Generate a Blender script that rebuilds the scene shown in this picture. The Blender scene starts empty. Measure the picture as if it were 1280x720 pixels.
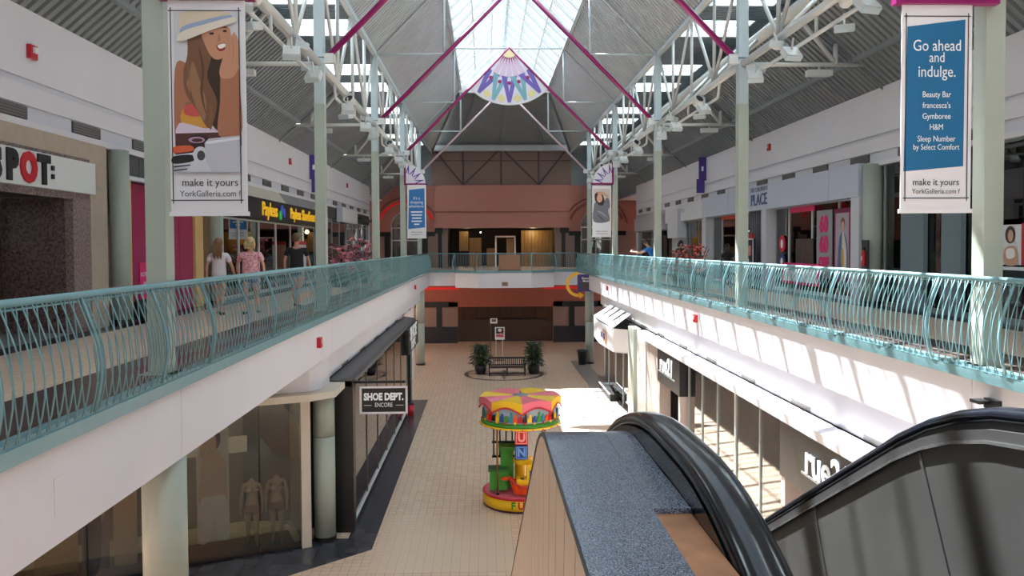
import bpy, math, random
from mathutils import Vector, Matrix
random.seed(7)
C = bpy.context.scene.collection
SC = bpy.context.scene
# ------------------------------------------------------------------ camera
f_, yaw, pit, roll = 984.0, .0296, .0283, -.0053
cyw, syw, cp_, sp_, cr, sr = math.cos(yaw), math.sin(yaw), math.cos(pit), math.sin(pit), math.cos(roll), math.sin(roll)
F = Vector((syw*cp_, cyw*cp_, -sp_)); R = Vector((cyw, -syw, 0)); U = R.cross(F)
R2 = cr*R + sr*U; U2 = -sr*R + cr*U
cam = bpy.data.cameras.new('camera'); camo = bpy.data.objects.new('camera', cam); C.objects.link(camo)
cam.sensor_width = 36; cam.lens = f_/1280*36; cam.shift_x = 4/1280; cam.shift_y = -23.6/1280
cam.clip_start = .05; cam.clip_end = 400
M = Matrix((R2, U2, -F)).transposed().to_4x4(); M.translation = (0, 0, 1.5); camo.matrix_world = M
SC.camera = camo
# ------------------------------------------------------------------ sky, sun, exposure
W = bpy.data.worlds.new('sky'); SC.world = W; W.use_nodes = True
bg = W.node_tree.nodes['Background']; bg.inputs[0].default_value = (.74, .87, 1.0, 1); bg.inputs[1].default_value = 1.9
sun = bpy.data.lights.new('sun', 'SUN'); sun.energy = 60; sun.angle = math.radians(.55); sun.color = (1, .97, .94)
suno = bpy.data.objects.new('sun', sun); C.objects.link(suno)
suno.rotation_euler = Vector((.26, -.5, -1)).to_track_quat('-Z', 'Y').to_euler(); suno.location = (-5, 20, 30)
SC.view_settings.view_transform = 'Standard'; SC.view_settings.look = 'None'
SC.view_settings.exposure = -0.5; SC.view_settings.gamma = 1; SC.view_settings.use_curve_mapping = False
# ------------------------------------------------------------------ materials
def lin(c): return tuple(((x/255)/12.92 if x/255 <= .04045 else ((x/255+.055)/1.055)**2.4) for x in c) + (1,)
MC = {}
def mat(key, rgb=(200,200,200), rough=.6, metal=0, var=0., scale=8., bump=0., emit=0, spec=.5, dark=None, stretch=None):
    if key in MC: return MC[key]
    m = bpy.data.materials.new(key); m.use_nodes = True; MC[key] = m
    nt = m.node_tree; b = nt.nodes['Principled BSDF']; c = lin(rgb)
    b.inputs['Base Color'].default_value = c; b.inputs['Roughness'].default_value = rough
    b.inputs['Metallic'].default_value = metal; b.inputs['Specular IOR Level'].default_value = spec
    if emit:
        b.inputs['Emission Color'].default_value = c; b.inputs['Emission Strength'].default_value = emit
    if var or bump:
        tc = nt.nodes.new('ShaderNodeTexCoord'); n = nt.nodes.new('ShaderNodeTexNoise'); n.inputs['Scale'].default_value = scale
        n.inputs['Detail'].default_value = 5
        src = tc.outputs['Object']
        if stretch:
            mp = nt.nodes.new('ShaderNodeMapping'); mp.inputs['Scale'].default_value = stretch
            nt.links.new(src, mp.inputs[0]); src = mp.outputs[0]
        nt.links.new(src, n.inputs['Vector'])
        if var:
            r = nt.nodes.new('ShaderNodeValToRGB'); r.color_ramp.elements[0].position = .35; r.color_ramp.elements[1].position = .65
            d = lin(dark) if dark else tuple(x*(1-var) for x in c[:3]) + (1,)
            r.color_ramp.elements[0].color = d; r.color_ramp.elements[1].color = c
            nt.links.new(n.outputs['Fac'], r.inputs[0]); nt.links.new(r.outputs[0], b.inputs['Base Color'])
        if bump:
            bp = nt.nodes.new('ShaderNodeBump'); bp.inputs['Strength'].default_value = bump; bp.inputs['Distance'].default_value = .01
            nt.links.new(n.outputs['Fac'], bp.inputs['Height']); nt.links.new(bp.outputs[0], b.inputs['Normal'])
    return m
def tilemat(key, a, bcol, mortar, size, rough=.3, w=1., ms=.02, bump=.2, gl=.5):
    m = mat(key, a, rough, spec=gl); nt = m.node_tree; b = nt.nodes['Principled BSDF']
    tc = nt.nodes.new('ShaderNodeTexCoord'); br = nt.nodes.new('ShaderNodeTexBrick')
    br.offset = 0; br.inputs['Scale'].default_value = 1/size; br.inputs['Brick Width'].default_value = w
    br.inputs['Row Height'].default_value = 1; br.inputs['Mortar Size'].default_value = ms; br.inputs['Mortar Smooth'].default_value = .1
    br.inputs['Color1'].default_value = lin(a); br.inputs['Color2'].default_value = lin(bcol); br.inputs['Mortar'].default_value = lin(mortar)
    nt.links.new(tc.outputs['Object'], br.inputs['Vector']); nt.links.new(br.outputs['Color'], b.inputs['Base Color'])
    bp = nt.nodes.new('ShaderNodeBump'); bp.inputs['Strength'].default_value = bump; bp.inputs['Distance'].default_value = .003; bp.invert = True
    nt.links.new(br.outputs['Fac'], bp.inputs['Height']); nt.links.new(bp.outputs[0], b.inputs['Normal'])
    return m
def glassmat(key, tint, k=1.6, rough=0., base=.02):
    m = bpy.data.materials.new(key); m.use_nodes = True; MC[key] = m; nt = m.node_tree; nt.nodes.clear()
    o = nt.nodes.new('ShaderNodeOutputMaterial'); mx = nt.nodes.new('ShaderNodeMixShader')
    t = nt.nodes.new('ShaderNodeBsdfTransparent'); t.inputs[0].default_value = tint + (1,)
    g = nt.nodes.new('ShaderNodeBsdfGlossy'); g.inputs['Roughness'].default_value = rough
    fr = nt.nodes.new('ShaderNodeFresnel'); fr.inputs[0].default_value = 1.5
    ml = nt.nodes.new('ShaderNodeMath'); ml.operation = 'MULTIPLY_ADD'; ml.use_clamp = True
    ml.inputs[1].default_value = k; ml.inputs[2].default_value = base
    nt.links.new(fr.outputs[0], ml.inputs[0]); nt.links.new(ml.outputs[0], mx.inputs[0])
    nt.links.new(t.outputs[0], mx.inputs[1]); nt.links.new(g.outputs[0], mx.inputs[2]); nt.links.new(mx.outputs[0], o.inputs[0])
    return m
def skypane(key, fac=.06):
    m = bpy.data.materials.new(key); m.use_nodes = True; MC[key] = m; nt = m.node_tree; nt.nodes.clear()
    o = nt.nodes.new('ShaderNodeOutputMaterial'); mx = nt.nodes.new('ShaderNodeMixShader'); mx.inputs[0].default_value = fac
    t = nt.nodes.new('ShaderNodeBsdfTransparent'); t.inputs[0].default_value = (.84, .93, .98, 1)
    g = nt.nodes.new('ShaderNodeBsdfTranslucent'); g.inputs[0].default_value = (.8, .88, .92, 1)
    nt.links.new(t.outputs[0], mx.inputs[1]); nt.links.new(g.outputs[0], mx.inputs[2]); nt.links.new(mx.outputs[0], o.inputs[0])
    return m
white = mat('painted_plaster', (220,216,220), .65, var=.03, scale=1.2)
cream = mat('cream_plaster', (206,196,180), .65, var=.04, scale=2)
greywhite = mat('grey_white_panel', (205,206,214), .5)
column_paint = mat('pale_green_paint', (168,176,164), .45, var=.04, scale=3)
galv = mat('pale_blue_grey_steel', (186,200,204), .4)
steel = mat('white_steel', (206,208,205), .4)
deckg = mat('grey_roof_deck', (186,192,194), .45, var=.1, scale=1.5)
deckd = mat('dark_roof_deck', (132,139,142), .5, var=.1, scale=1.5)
purple = mat('magenta_steel', (140,26,96), .3)
teal = mat('teal_paint', (120,158,164), .25, var=.05, scale=6)
tealp = mat('teal_picket', (118,156,160), .3)
black = mat('black', (14,14,15), .4)
blackg = mat('gloss_black', (12,13,15), .12)
darkg = mat('dark_grey', (52,52,56), .5)
skyp = skypane('skylight_pane')
frost = skypane('frosted_roof_light', .94)
glass = glassmat('storefront_glass', (.80,.86,.85), 1.7)
floor_t = tilemat('beige_floor_tile', (226,200,176), (218,190,166), (150,124,106), .2, .22, ms=.018)
tile_m = mat('beige_tile', (226,200,176), .22, var=.05, scale=3)
walk_t = tilemat('beige_walkway_tile', (230,204,182), (224,198,176), (176,150,132), .2, .25, ms=.014)
brown_t = tilemat('brown_border_tile', (98,78,72), (84,70,68), (52,44,42), .2, .25, ms=.03)
dark_t = tilemat('slate_border_tile', (70,72,80), (58,60,68), (44,44,48), .3, .25, ms=.02)
pink = mat('salmon_plaster', (182,122,108), .7, var=.05, scale=2)
brownwall = mat('brown_wall', (142,118,108), .7, var=.05)
neon = mat('red_neon', (230,40,40), .5, emit=.22)
magenta = mat('magenta_panel', (168,16,84), .35)
wood = mat('wood_floor', (120,84,60), .4, var=.4, scale=4, stretch=(1,8,1))
wood2 = mat('warm_wood_panel', (170,130,70), .45, var=.3, scale=2, stretch=(6,1,.4))
red = mat('red_paint', (190,24,40), .35)
# ------------------------------------------------------------------ mesh builder
ORI = {}
def root_of(o):
    while o.parent: o = o.parent
    return o
class MB:
    def __init__(s): s.v = []; s.f = []; s.m = []
    def add(s, vs, fs, m=0):
        n = len(s.v); s.v += [tuple(p) for p in vs]; s.f += [tuple(i+n for i in q) for q in fs]; s.m += [m]*len(fs); return s
    def box(s, x0, x1, y0, y1, z0, z1, m=0):
        vs = [(x, y, z) for z in (z0, z1) for y in (y0, y1) for x in (x0, x1)]
        return s.add(vs, [(0,2,3,1),(4,5,7,6),(0,1,5,4),(2,6,7,3),(0,4,6,2),(1,3,7,5)], m)
    def obox(s, c, a, b, d, m=0):
        c, a, b, d = map(Vector, (c, a, b, d))
        vs = [c + i*a + j*b + k*d for k in (-1,1) for j in (-1,1) for i in (-1,1)]
        return s.add(vs, [(0,2,3,1),(4,5,7,6),(0,1,5,4),(2,6,7,3),(0,4,6,2),(1,3,7,5)], m)
    def tube(s, pts, r, n=8, m=0, flat=None):
        pts = [Vector(p) for p in pts]; rs = r if isinstance(r, (list, tuple)) else [r]*len(pts)
        t0 = (pts[1]-pts[0]).normalized(); a = t0.orthogonal().normalized()
        if flat: a = Vector(flat)
        rings = []
        for i, p in enumerate(pts):
            t = (pts[min(i+1, len(pts)-1)]-pts[max(i-1, 0)]).normalized()
            a = (a - t*a.dot(t)).normalized(); b = t.cross(a)
            rings.append([p + rs[i]*(math.cos(2*math.pi*(k+.5)/n)*a + math.sin(2*math.pi*(k+.5)/n)*b) for k in range(n)])
        vs = [q for g in rings for q in g]; fs = []
        for i in range(len(pts)-1):
            for k in range(n):
                k2 = (k+1) % n; fs.append((i*n+k, i*n+k2, (i+1)*n+k2, (i+1)*n+k))
        fs.append(tuple(range(n))[::-1]); fs.append(tuple((len(pts)-1)*n+k for k in range(n)))
        return s.add(vs, fs, m)
    def poly(s, pts, m=0): return s.add(pts, [tuple(range(len(pts)))], m)
    def prism(s, pts, d, m=0):
        d = Vector(d); n = len(pts); a = [Vector(p) for p in pts]; b = [p+d for p in a]
        return s.add(a+b, [tuple(range(n))[::-1], tuple(range(n, 2*n))] + [(k, (k+1) % n, n+(k+1) % n, n+k) for k in range(n)], m)
    def lathe(s, cx, cy, prof, n=20, m=0, sx=1, sy=1):
        vs = []; fs = []
        for r, z in prof: vs += [(cx+sx*r*math.cos(2*math.pi*k/n), cy+sy*r*math.sin(2*math.pi*k/n), z) for k in range(n)]
        for i in range(len(prof)-1):
            for k in range(n): k2 = (k+1) % n; fs.append((i*n+k, i*n+k2, (i+1)*n+k2, (i+1)*n+k))
        fs.append(tuple(range(n))[::-1]); fs.append(tuple((len(prof)-1)*n+k for k in range(n)))
        return s.add(vs, fs, m)
    def ball(s, c, r, n=12, m=0):
        k = n//2+1
        pr = [(math.sin(math.pi*i/k), -math.cos(math.pi*i/k)) for i in range(k+1)]
        pr[0] = (.02, -1); pr[-1] = (.02, 1)
        t = MB(); t.lathe(0, 0, pr, n)
        return s.add([(c[0]+p[0]*r[0], c[1]+p[1]*r[1], c[2]+p[2]*r[2]) for p in t.v], t.f, m)
    def mesh(s, name, mats, o=(0,0,0), smooth=False):
        me = bpy.data.meshes.new(name)
        me.from_pydata([(p[0]-o[0], p[1]-o[1], p[2]-o[2]) for p in s.v], [], s.f)
        for x in (mats if isinstance(mats, (list, tuple)) else [mats]): me.materials.append(x)
        me.polygons.foreach_set('material_index', s.m)
        if smooth: me.polygons.foreach_set('use_smooth', [True]*len(me.polygons))
        me.validate(); me.update(); return me
    def build(s, name, mats, parent=None, smooth=False, label=None, origin=None):
        o = ORI.get(root_of(parent).name, (0,0,0)) if parent else (origin or (0,0,0))
        ob = bpy.data.objects.new(name, s.mesh(name, mats, o, smooth)); C.objects.link(ob)
        if parent: ob.parent = parent
        else: ob.location = o; ORI[ob.name] = o
        if label: ob['label'] = label
        return ob
def thing(name, label, cat, loc=(0,0,0), group=None, kind=None):
    o = bpy.data.objects.new(name, None); C.objects.link(o); o.location = loc; o.empty_display_size = .1
    ORI[o.name] = tuple(loc); return tag(o, label, cat, group, kind)
def tag(o, label, cat=None, group=None, kind=None):
    o['label'] = label
    if cat: o['category'] = cat
    if group: o['group'] = group
    if kind: o['kind'] = kind
    return o
def struct(name, label, origin=(0,0,0), mb=None, mats=None):
    if mb: o = mb.build(name, mats, origin=origin)
    else:
        o = bpy.data.objects.new(name, None); C.objects.link(o); o.location = origin; ORI[o.name] = tuple(origin)
    return tag(o, label, 'room part', None, 'structure')
def copy_tree(o, parent=None):
    c = o.copy(); C.objects.link(c)
    if parent: c.parent = parent
    for ch in o.children: copy_tree(ch, c)
    return c
def B(*a, m=0): return MB().box(*a, m=m)
def text(body, loc, size, ux, uv, m, parent, ext=.004, sx=1., align='CENTER', name='lettering', bold=0, space=1.):
    cu = bpy.data.curves.new(name, 'FONT'); cu.body = body; cu.size = size; cu.extrude = ext; cu.align_x = align; cu.align_y = 'CENTER'
    cu.offset = bold; cu.space_character = space; cu.resolution_u = 3
    cu.materials.append(m); o = bpy.data.objects.new(name, cu); C.objects.link(o)
    ux = Vector(ux).normalized(); uv = Vector(uv).normalized(); w = ux.cross(uv)
    mm = Matrix((ux*sx, uv, w)).transposed().to_4x4(); org = Vector(ORI.get(root_of(parent).name, (0,0,0)))
    mm.translation = Vector(loc)-org
    o.parent = parent; o.matrix_local = mm
    return o
def smoothpts(pts, n=4):
    out = []; k = len(pts)
    for i in range(k):
        a, b, c, d = (Vector(pts[(i+j) % k]) for j in (-1, 0, 1, 2))
        for q in range(n):
            t = q/n; out.append(.5*((2*b)+(c-a)*t+(2*a-5*b+4*c-d)*t*t+(3*b-a-3*c+d)*t**3))
    return out
def picture(name, parent, o, u, v, shapes, frame, label=None, step=.0012, lift=.002):
    """flat print: shapes = (points, colour, smooth) in artwork units; frame=(x0,y0,x1,y1) artwork box mapped onto u (width) and v (height)"""
    x0, y0, x1, y1 = frame; o, u, v = Vector(o), Vector(u), Vector(v); w = u.cross(v).normalized()
    mb = MB(); cols = []; i = 0
    for pts, col, sm in shapes:
        i += 1
        if col not in cols: cols.append(col)
        p2 = smoothpts([(a, b, 0) for a, b in pts]) if sm else [Vector((a, b, 0)) for a, b in pts]
        q = []
        for p in p2:
            a = (p.x-x0)/(x1-x0); b = 1-(p.y-y0)/(y1-y0)
            q.append(o+u*a+v*b+w*(lift+step*i))
        n = Vector((0,0,0))
        for k in range(len(q)): n += q[k].cross(q[(k+1) % len(q)])
        if n.dot(w) < 0: q.reverse()
        mb.poly(q, cols.index(col))
    return mb.build(name, [mat('print_%d_%d_%d' % c, c, .6) for c in cols], parent, label=label)
def ell(cx, cy, rx, ry, n=10, rot=0):
    return [(cx+rx*math.cos(t)*math.cos(rot)-ry*math.sin(t)*math.sin(rot), cy+rx*math.cos(t)*math.sin(rot)+ry*math.sin(t)*math.cos(rot)) for t in [2*math.pi*k/n for k in range(n)]]
XL, XR, WL, WR, CX = -3.68, 6.04, -7.3, 9.66, 1.18
ZL = -5.51
YC = [-9.11, .23, 9.57, 18.91, 28.24, 37.58, 46.92]
# ================================================================== STRUCTURE
fl = struct('floor', 'lower mall floor of small beige square tiles', (0,0,ZL), B(-14,17,-9,70,ZL-.1,ZL), [floor_t])
bm = MB().prism([(-3.35,33.2,ZL),(-3.35,18.9,ZL),(-4.3,18.9,ZL),(-9.2,16.75,ZL),(-9.2,14.6,ZL),(-4.26,16.77,ZL),(-2.68,18.17,ZL),(-2.68,36.1,ZL),(-3.7,36.1,ZL)], (0,0,.004))
bm.build('border', dark_t, fl, label='dark slate tile border along the shop fronts')
bm = MB().prism([(6.1,-9,ZL),(6.1,48,ZL),(5.15,48,ZL),(5.15,-9,ZL)], (0,0,.004)); bm.build('border', mat('grey_border_tile', (150,140,134), .3), fl, label='grey tile border under the right canopies')
tm = B(0,.196,0,.196,0,.004).mesh('tile', tile_m)
for i in range(16):
    for j in range(18):
        x = -2.6+.2*i; y = 16.8+.2*j
        o = bpy.data.objects.new('tile', tm); C.objects.link(o); o.parent = fl; o.location = (x+.002, y+.002, 0)
# compass inlay under the bench
cx, cy = .98, 43.3
ring = MB(); n = 40
for k in range(n):
    a, b = 2*math.pi*k/n, 2*math.pi*(k+1)/n
    ring.prism([(cx+r*math.cos(t), cy+r*math.sin(t), ZL) for r, t in ((2.0,a),(2.2,a),(2.2,b),(2.0,b))], (0,0,.005))
ring.build('inlay_ring', mat('inlay_dark', (44,36,38), .3), fl)
for k in range(8):
    a = math.pi/4*k; L = 1.9 if k % 2 == 0 else 1.3
    for sgn, mm in ((-1, 'inlay_dark'), (1, 'inlay_grey')):
        MB().prism([(cx, cy, ZL), (cx+.5*math.cos(a+sgn*.39), cy+.5*math.sin(a+sgn*.39), ZL), (cx+L*math.cos(a), cy+L*math.sin(a), ZL)][::sgn], (0,0,.006)).build('inlay_point', mat(mm, (118,104,100), .3), fl)
# upper walkways
for nm, sd, x0, x1 in (('left', -1, -9.6, XL-.04), ('right', 1, XR+.04, 12.2)):
    w = struct('floor', 'beige tiled upper walkway on the %s of the atrium' % nm, (0,0,0), B(x0,x1,-9,70,-.9,0), [walk_t])
    xa, xb = (XL-1.05, XL-.02) if sd < 0 else (XR+.02, XR+1.05)
    B(xa, xb, -9, 51.6, 0, .004).build('border', brown_t, w, label='dark brown tile band beside the railing')
    xa, xb = (WL-.2, WL+.45) if sd < 0 else (WR-.45, WR+.2)
    B(xa, xb, -9, 50, 0, .004).build('border', dark_t, w, label='dark threshold tiles along the shop fronts')
w = struct('floor', 'upper floor beyond the far bridge railing', (0,0,0), B(XL-.04,XR+.04,51.64,70,-.9,0), [walk_t])
w = struct('floor', 'upper floor at the top of the escalator', (0,0,0), MB().box(XL,XR,-9,.6,-.9,0).box(.62,1.62,.6,2.3,-.5,0), [walk_t])
# fascias
def fascia(nm, x, sd, y0=-9, y1=51.6):
    t = struct('trim_%d' % nm, 'white fascia band below the %s railing' % ('left' if sd < 0 else 'right'), (x,20,-1.03))
    ys = [y0]+[9.57+9.34*k-4.67*0 for k in range(-1, 5)]+[y1]; ys = sorted(set([round(v, 2) for v in ys if y0 <= v <= y1]))
    for a, b in zip(ys[:-1], ys[1:]):
        B(min(x, x-sd*-.12), max(x, x+sd*.12), a+.006, b-.006, -1.03, -.16).build('panel', white, t)
    B(min(x+.02*sd, x+.12*sd), max(x+.02*sd, x+.12*sd), y0, y1, -1.02, -.17).build('backing', darkg, t)
    # set-back bulkhead with a slot that holds grilles
    ya = 19.2 if sd < 0 else y0
    yb = 46.0 if sd < 0 else 42.0
    xs = x+.13*sd
    def bx(xa, xb, a, b, c, d): return B(min(xa, xb), max(xa, xb), a, b, c, d)
    bx(xs, xs+.2*sd, ya, yb, -1.585, -1.03).build('bulkhead', white, t)
    bx(xs+.10*sd, xs+.25*sd, ya, yb, -1.735, -1.58).build('slot_band', greywhite, t)
    y = ya+2.2
    while y < yb-1:
        bx(xs+.085*sd, xs+.11*sd, y, y+.95, -1.72, -1.6).build('vent_grille', mat('vent_grey', (120,116,112), .6), t)
        y += 3.11
    return t
tl = fascia(1, XL, -1); tr = fascia(2, XR, 1)
cpts = [(XL-.13,19.19),(XL-.13,18.35),(XL-.35,17.95),(-9.4,15.75),(-9.4,16.3),(-4.3,18.5),(XL-.33,19.19)]
MB().prism([(a,b,-1.77) for a,b in cpts[::-1]], (0,0,.74)).build('bulkhead_corner', white, tl)
lpts = [(XL+.22,19.3),(XL+.22,18.1),(XL-.25,17.6),(-9.4,15.35),(-9.4,16.3),(-4.3,18.55),(XL-.33,19.3)]
MB().prism([(a,b,-1.93) for a,b in lpts[::-1]], (0,0,.15)).build('ledge', cream, tl, label='cream ledge with a cut corner over the lower left shops')
# small hatch outline on the near left fascia
B(XL, XL+.006, 6.75, 7.1, -.78, -.45).build('hatch', white, tl)
# soffit of upper slab, left near part and store headers
struct('ceiling', 'soffit under the upper walkways', (0,0,-1.03), MB().box(-9.6,XL-.12,-9,60,-1.03,-.92).box(XR+.12,12.2,-9,60,-1.03,-.92), [white])
# upper walls with vents and groove
def upper_wall(sd, X):
    nm = 'left' if sd < 0 else 'right'
    w = struct('wall_%s' % nm, 'white upper bulkhead wall above the %s shops' % nm, (X,20,3.45))
    def bx(d0, d1, a, b, c, d): xs = sorted((X+sd*d0, X+sd*d1)); return B(xs[0], xs[1], a, b, c, d)
    bx(-.02, .2, -9, 50, 4.22, 5.33).build('upper_band', white, w)
    bx(.03, .2, -9, 50, 4.12, 4.22).build('groove', greywhite, w)
    bx(0, .2, -9, 50, 3.80, 4.12).build('middle_band', white, w)
    bx(.05, .2, -9, 50, 3.56, 3.80).build('slot_band', greywhite, w)
    bx(0, .2, -9, 50, 3.45, 3.56).build('lower_band', white, w)
    y = 11.9 if sd < 0 else 12.45
    while y < 50:
        g = bx(.02, .06, y, y+1.0, 3.58, 3.78).build('vent_grille', mat('vent_dark', (88,86,84), .6), w)
        fr = MB()
        for k in range(4): xs = sorted((X+sd*.012, X+sd*.02)); fr.box(xs[0], xs[1], y, y+1.0, 3.6+k*.047, 3.615+k*.047)
        fr.build('louvre', mat('vent_grey'), g)
        y += 2.4
    bx(0, .2, 49.98, 50.2, 0, 5.33).build('wall_end', white, w)
    return w
upper_wall(-1, WL); upper_wall(1, WR)
struct('ceiling', 'flat roof over the shops', (0,0,4.9), MB().box(-11.6,WL-.15,-9,58,4.85,4.93).box(WR+.15,14,-9,58,4.85,4.93), [white])
# ------------------------------------------------------------------ roof
def corr(p0, p1, y0, y1, nrm, pitch=.24, dep=.09, m=0, hip=None):
    mb = MB(); n = max(1, round((y1-y0)/pitch)); pitch = (y1-y0)/n
    a, b, nn = Vector((p0[0], 0, p0[1])), Vector((p1[0], 0, p1[1])), Vector((nrm[0], 0, nrm[1]))
    pr = []
    for k in range(n):
        y = y0+k*pitch
        for t, d in ((0, 0), (.55, 0), (.62, 1), (.93, 1)): pr.append((y+t*pitch, d*dep))
    pr.append((y1, 0)); vs = []
    for y, d in pr:
        e = 1 if not hip or y < hip else max(0.01, 1-(y-hip)/(57.5-hip))
        vs += [a+nn*d+Vector((0, y, 0)), a.lerp(b, e)+nn*d+Vector((0, y, 0))]
    mb.add(vs, [(2*i, 2*i+1, 2*i+3, 2*i+2) for i in range(len(pr)-1)], m)
    return mb
ceil = struct('ceiling', 'steep grey ribbed metal roof over the atrium', (CX,20,8))
ybays = YC+[57.5]
for sd in (-1, 1):
    xe, xs_, xb, xw = CX+sd*5.05, CX+sd*2.6, CX+sd*6.3, CX+sd*8.9
    nr = (sd*.7, .7)
    for a, b in zip(ybays[:-1], ybays[1:]):
        corr((xe, 8.4), (xs_, 10.9), a, b, nr, hip=46.92).build('deck_panel', deckg, ceil)
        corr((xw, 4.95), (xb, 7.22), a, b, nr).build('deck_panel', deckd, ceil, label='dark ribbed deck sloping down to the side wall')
        # seams / purlins
        MB().tube([(xe-sd*.02, b, 8.34), (xs_, b, 10.84)], .05, 6).build('seam_beam', deckg, ceil) if b < 50 else None
        MB().tube([(xw, b, 4.9), (xb, b, 7.16)], .03, 6).build('seam_beam', deckd, ceil)
    # flat monitor deck with roof lights
    def flat(y0, y1, xa, xb2):
        mb = MB(); n = max(1, round((y1-y0)/.17)); p = (y1-y0)/n; pr = []
        for k in range(n):
            for t, d in ((0,0),(.55,0),(.62,.045),(.93,.045)): pr.append((y0+(k+t)*p, 8.5+d))
        pr.append((y1, 8.5)); vs = []
        for y, z in pr: vs += [(xa, y, z), (xb2, y, z)]
        return mb.add(vs, [(2*i, 2*i+1, 2*i+3, 2*i+2) for i in range(len(pr)-1)])
    xo = CX+sd*7.7; lights = []
    for k in range(-4, 4):
        for yc in (25.45, 31.4):
            yy = yc+9.34*k
            if -8 < yy < 55: lights.append(yy)
    lights.sort(); y = -9.11
    for yy in lights:
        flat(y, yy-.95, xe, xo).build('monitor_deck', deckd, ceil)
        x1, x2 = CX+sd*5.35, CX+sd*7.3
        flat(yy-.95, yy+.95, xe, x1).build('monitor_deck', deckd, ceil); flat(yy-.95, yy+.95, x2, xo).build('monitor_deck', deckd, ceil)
        xs2 = sorted((x1, x2))
        B(xs2[0], xs2[1], yy-.95, yy+.95, 8.7, 8.72).build('roof_light', frost, ceil)
        fr = MB()
        for q in (-.95, -.32, .32, .95): fr.box(xs2[0], xs2[1], yy+q-.03, yy+q+.03, 8.52, 8.7)
        for q in xs2: fr.box(q-.03, q+.03, yy-.95, yy+.95, 8.5, 8.72)
        fr.build('roof_light_frame', steel, ceil); y = yy+.95
    flat(y, 57.5, xe, xo).build('monitor_deck', deckd, ceil)
    xs2 = sorted((xo, xo+sd*.1)); B(xs2[0], xs2[1], -9.1, 57.5, 5.9, 8.55).build('monitor_wall', deckd, ceil)
    MB().tube([(xb, -9.1, 7.15), (xb, 57.5, 7.15)], .15, 10).build('long_beam', steel, ceil, True)
    MB().box(xe-.07, xe+.07, -9.1, 57.5, 8.26, 8.42).build('eave_beam', galv, ceil)
    MB().box(xs_-.07, xs_+.07, -9.1, 46.92, 10.8, 10.98).build('skylight_curb', galv, ceil)
# far hip slope (ribs run across)
mb = MB(); n = 60
for k in range(n):
    for t, d in ((0,0),(.55,0),(.62,.05),(.93,.05)):
        q = (k+t)/n; h = 2.6+2.45*q; z = 10.9-1.95*q
        mb.v += [(CX-h, 46.92+10.6*q, z+d), (CX+h, 46.92+10.6*q, z+d)]
hv = mb.v; mb = MB().add(hv, [(2*i, 2*i+1, 2*i+3, 2*i+2) for i in range(4*n-1)])
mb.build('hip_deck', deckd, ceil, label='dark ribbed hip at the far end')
for q in (-.66, 0, .66):
    MB().tube([(CX+q*2.4, 47, 10.8), (CX+q*4.6, 57.4, 8.87)], .07, 6).build('hip_rib', deckd, ceil)
for sd in (-1, 1): MB().tube([(CX+sd*2.6, 46.95, 10.85), (CX+sd*5.05, 57.4, 8.35)], .08, 6).build('hip_rib', deckd, ceil)
B(-4, 6.36, 56.9, 57.45, 8.42, 8.82).build('end_beam', deckg, ceil)
B(-14, 17, -9.3, -9.1, ZL, 13.6).build('end_wall', white, ceil)
# ------------------------------------------------------------------ skylight
sk = struct('window_1', 'long ridge skylight of pale glass panes and white bars', (CX,20,10.9))
pitch = 9.34/6; ny = round((46.92+9.11)/pitch)
for sd in (-1, 1):
    pm = MB().add([(0,.02,0),(-sd*2.6,.02,2.6),(-sd*2.6,pitch-.02,2.6),(0,pitch-.02,0)], [(0,1,2,3)]).mesh('pane', skyp)
    bmn = MB().obox((-sd*1.3,0,1.27),(sd*1.3,0,-1.3),(0,.045,0),(.05*sd,0,.05)).mesh('bar', steel)
    sm = MB(); 
    for q in (.33, .66): sm.obox((-sd*1.3,pitch*q,1.29),(sd*1.3,0,-1.3),(0,.012,0),(.015*sd,0,.015))
    smm = sm.mesh('glazing_bar', steel)
    for k in range(ny+1):
        y = -9.11+k*pitch
        for me, nmn in ((bmn, 'bar'),)+(((pm, 'pane'), (smm, 'glazing_bar')) if k < ny else ()):
            o = bpy.data.objects.new(nmn, me); C.objects.link(o); o.parent = sk; o.location = (sd*2.6, y-20, 0)
    for q in (.35, .7):
        MB().tube([(CX+sd*2.6*(1-q), -9.1, 10.86+2.6*q), (CX+sd*2.6*(1-q), 46.9, 10.86+2.6*q)], .035, 6).build('purlin', steel, sk)
MB().tube([(CX, -9.1, 13.42), (CX, 46.92, 13.42)], .08, 8).build('ridge_bar', galv, sk)
MB().add([(CX-2.6,46.92,10.9),(CX+2.6,46.92,10.9),(CX,46.92,13.5)], [(0,1,2)]).build('gable_pane', skyp, sk)
g = MB().tube([(CX-2.6,46.9,10.95),(CX,46.9,13.5)], .09, 6).tube([(CX+2.6,46.9,10.95),(CX,46.9,13.5)], .09, 6).box(CX-2.7,CX+2.7,46.8,47,10.62,11.0)
for q in (-1.7, -.85, 0, .85, 1.7): g.tube([(CX+q, 46.9, 10.9), (CX+q, 46.9, 13.5-abs(q))], .03, 6)
g.build('gable_frame', steel, sk)
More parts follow.
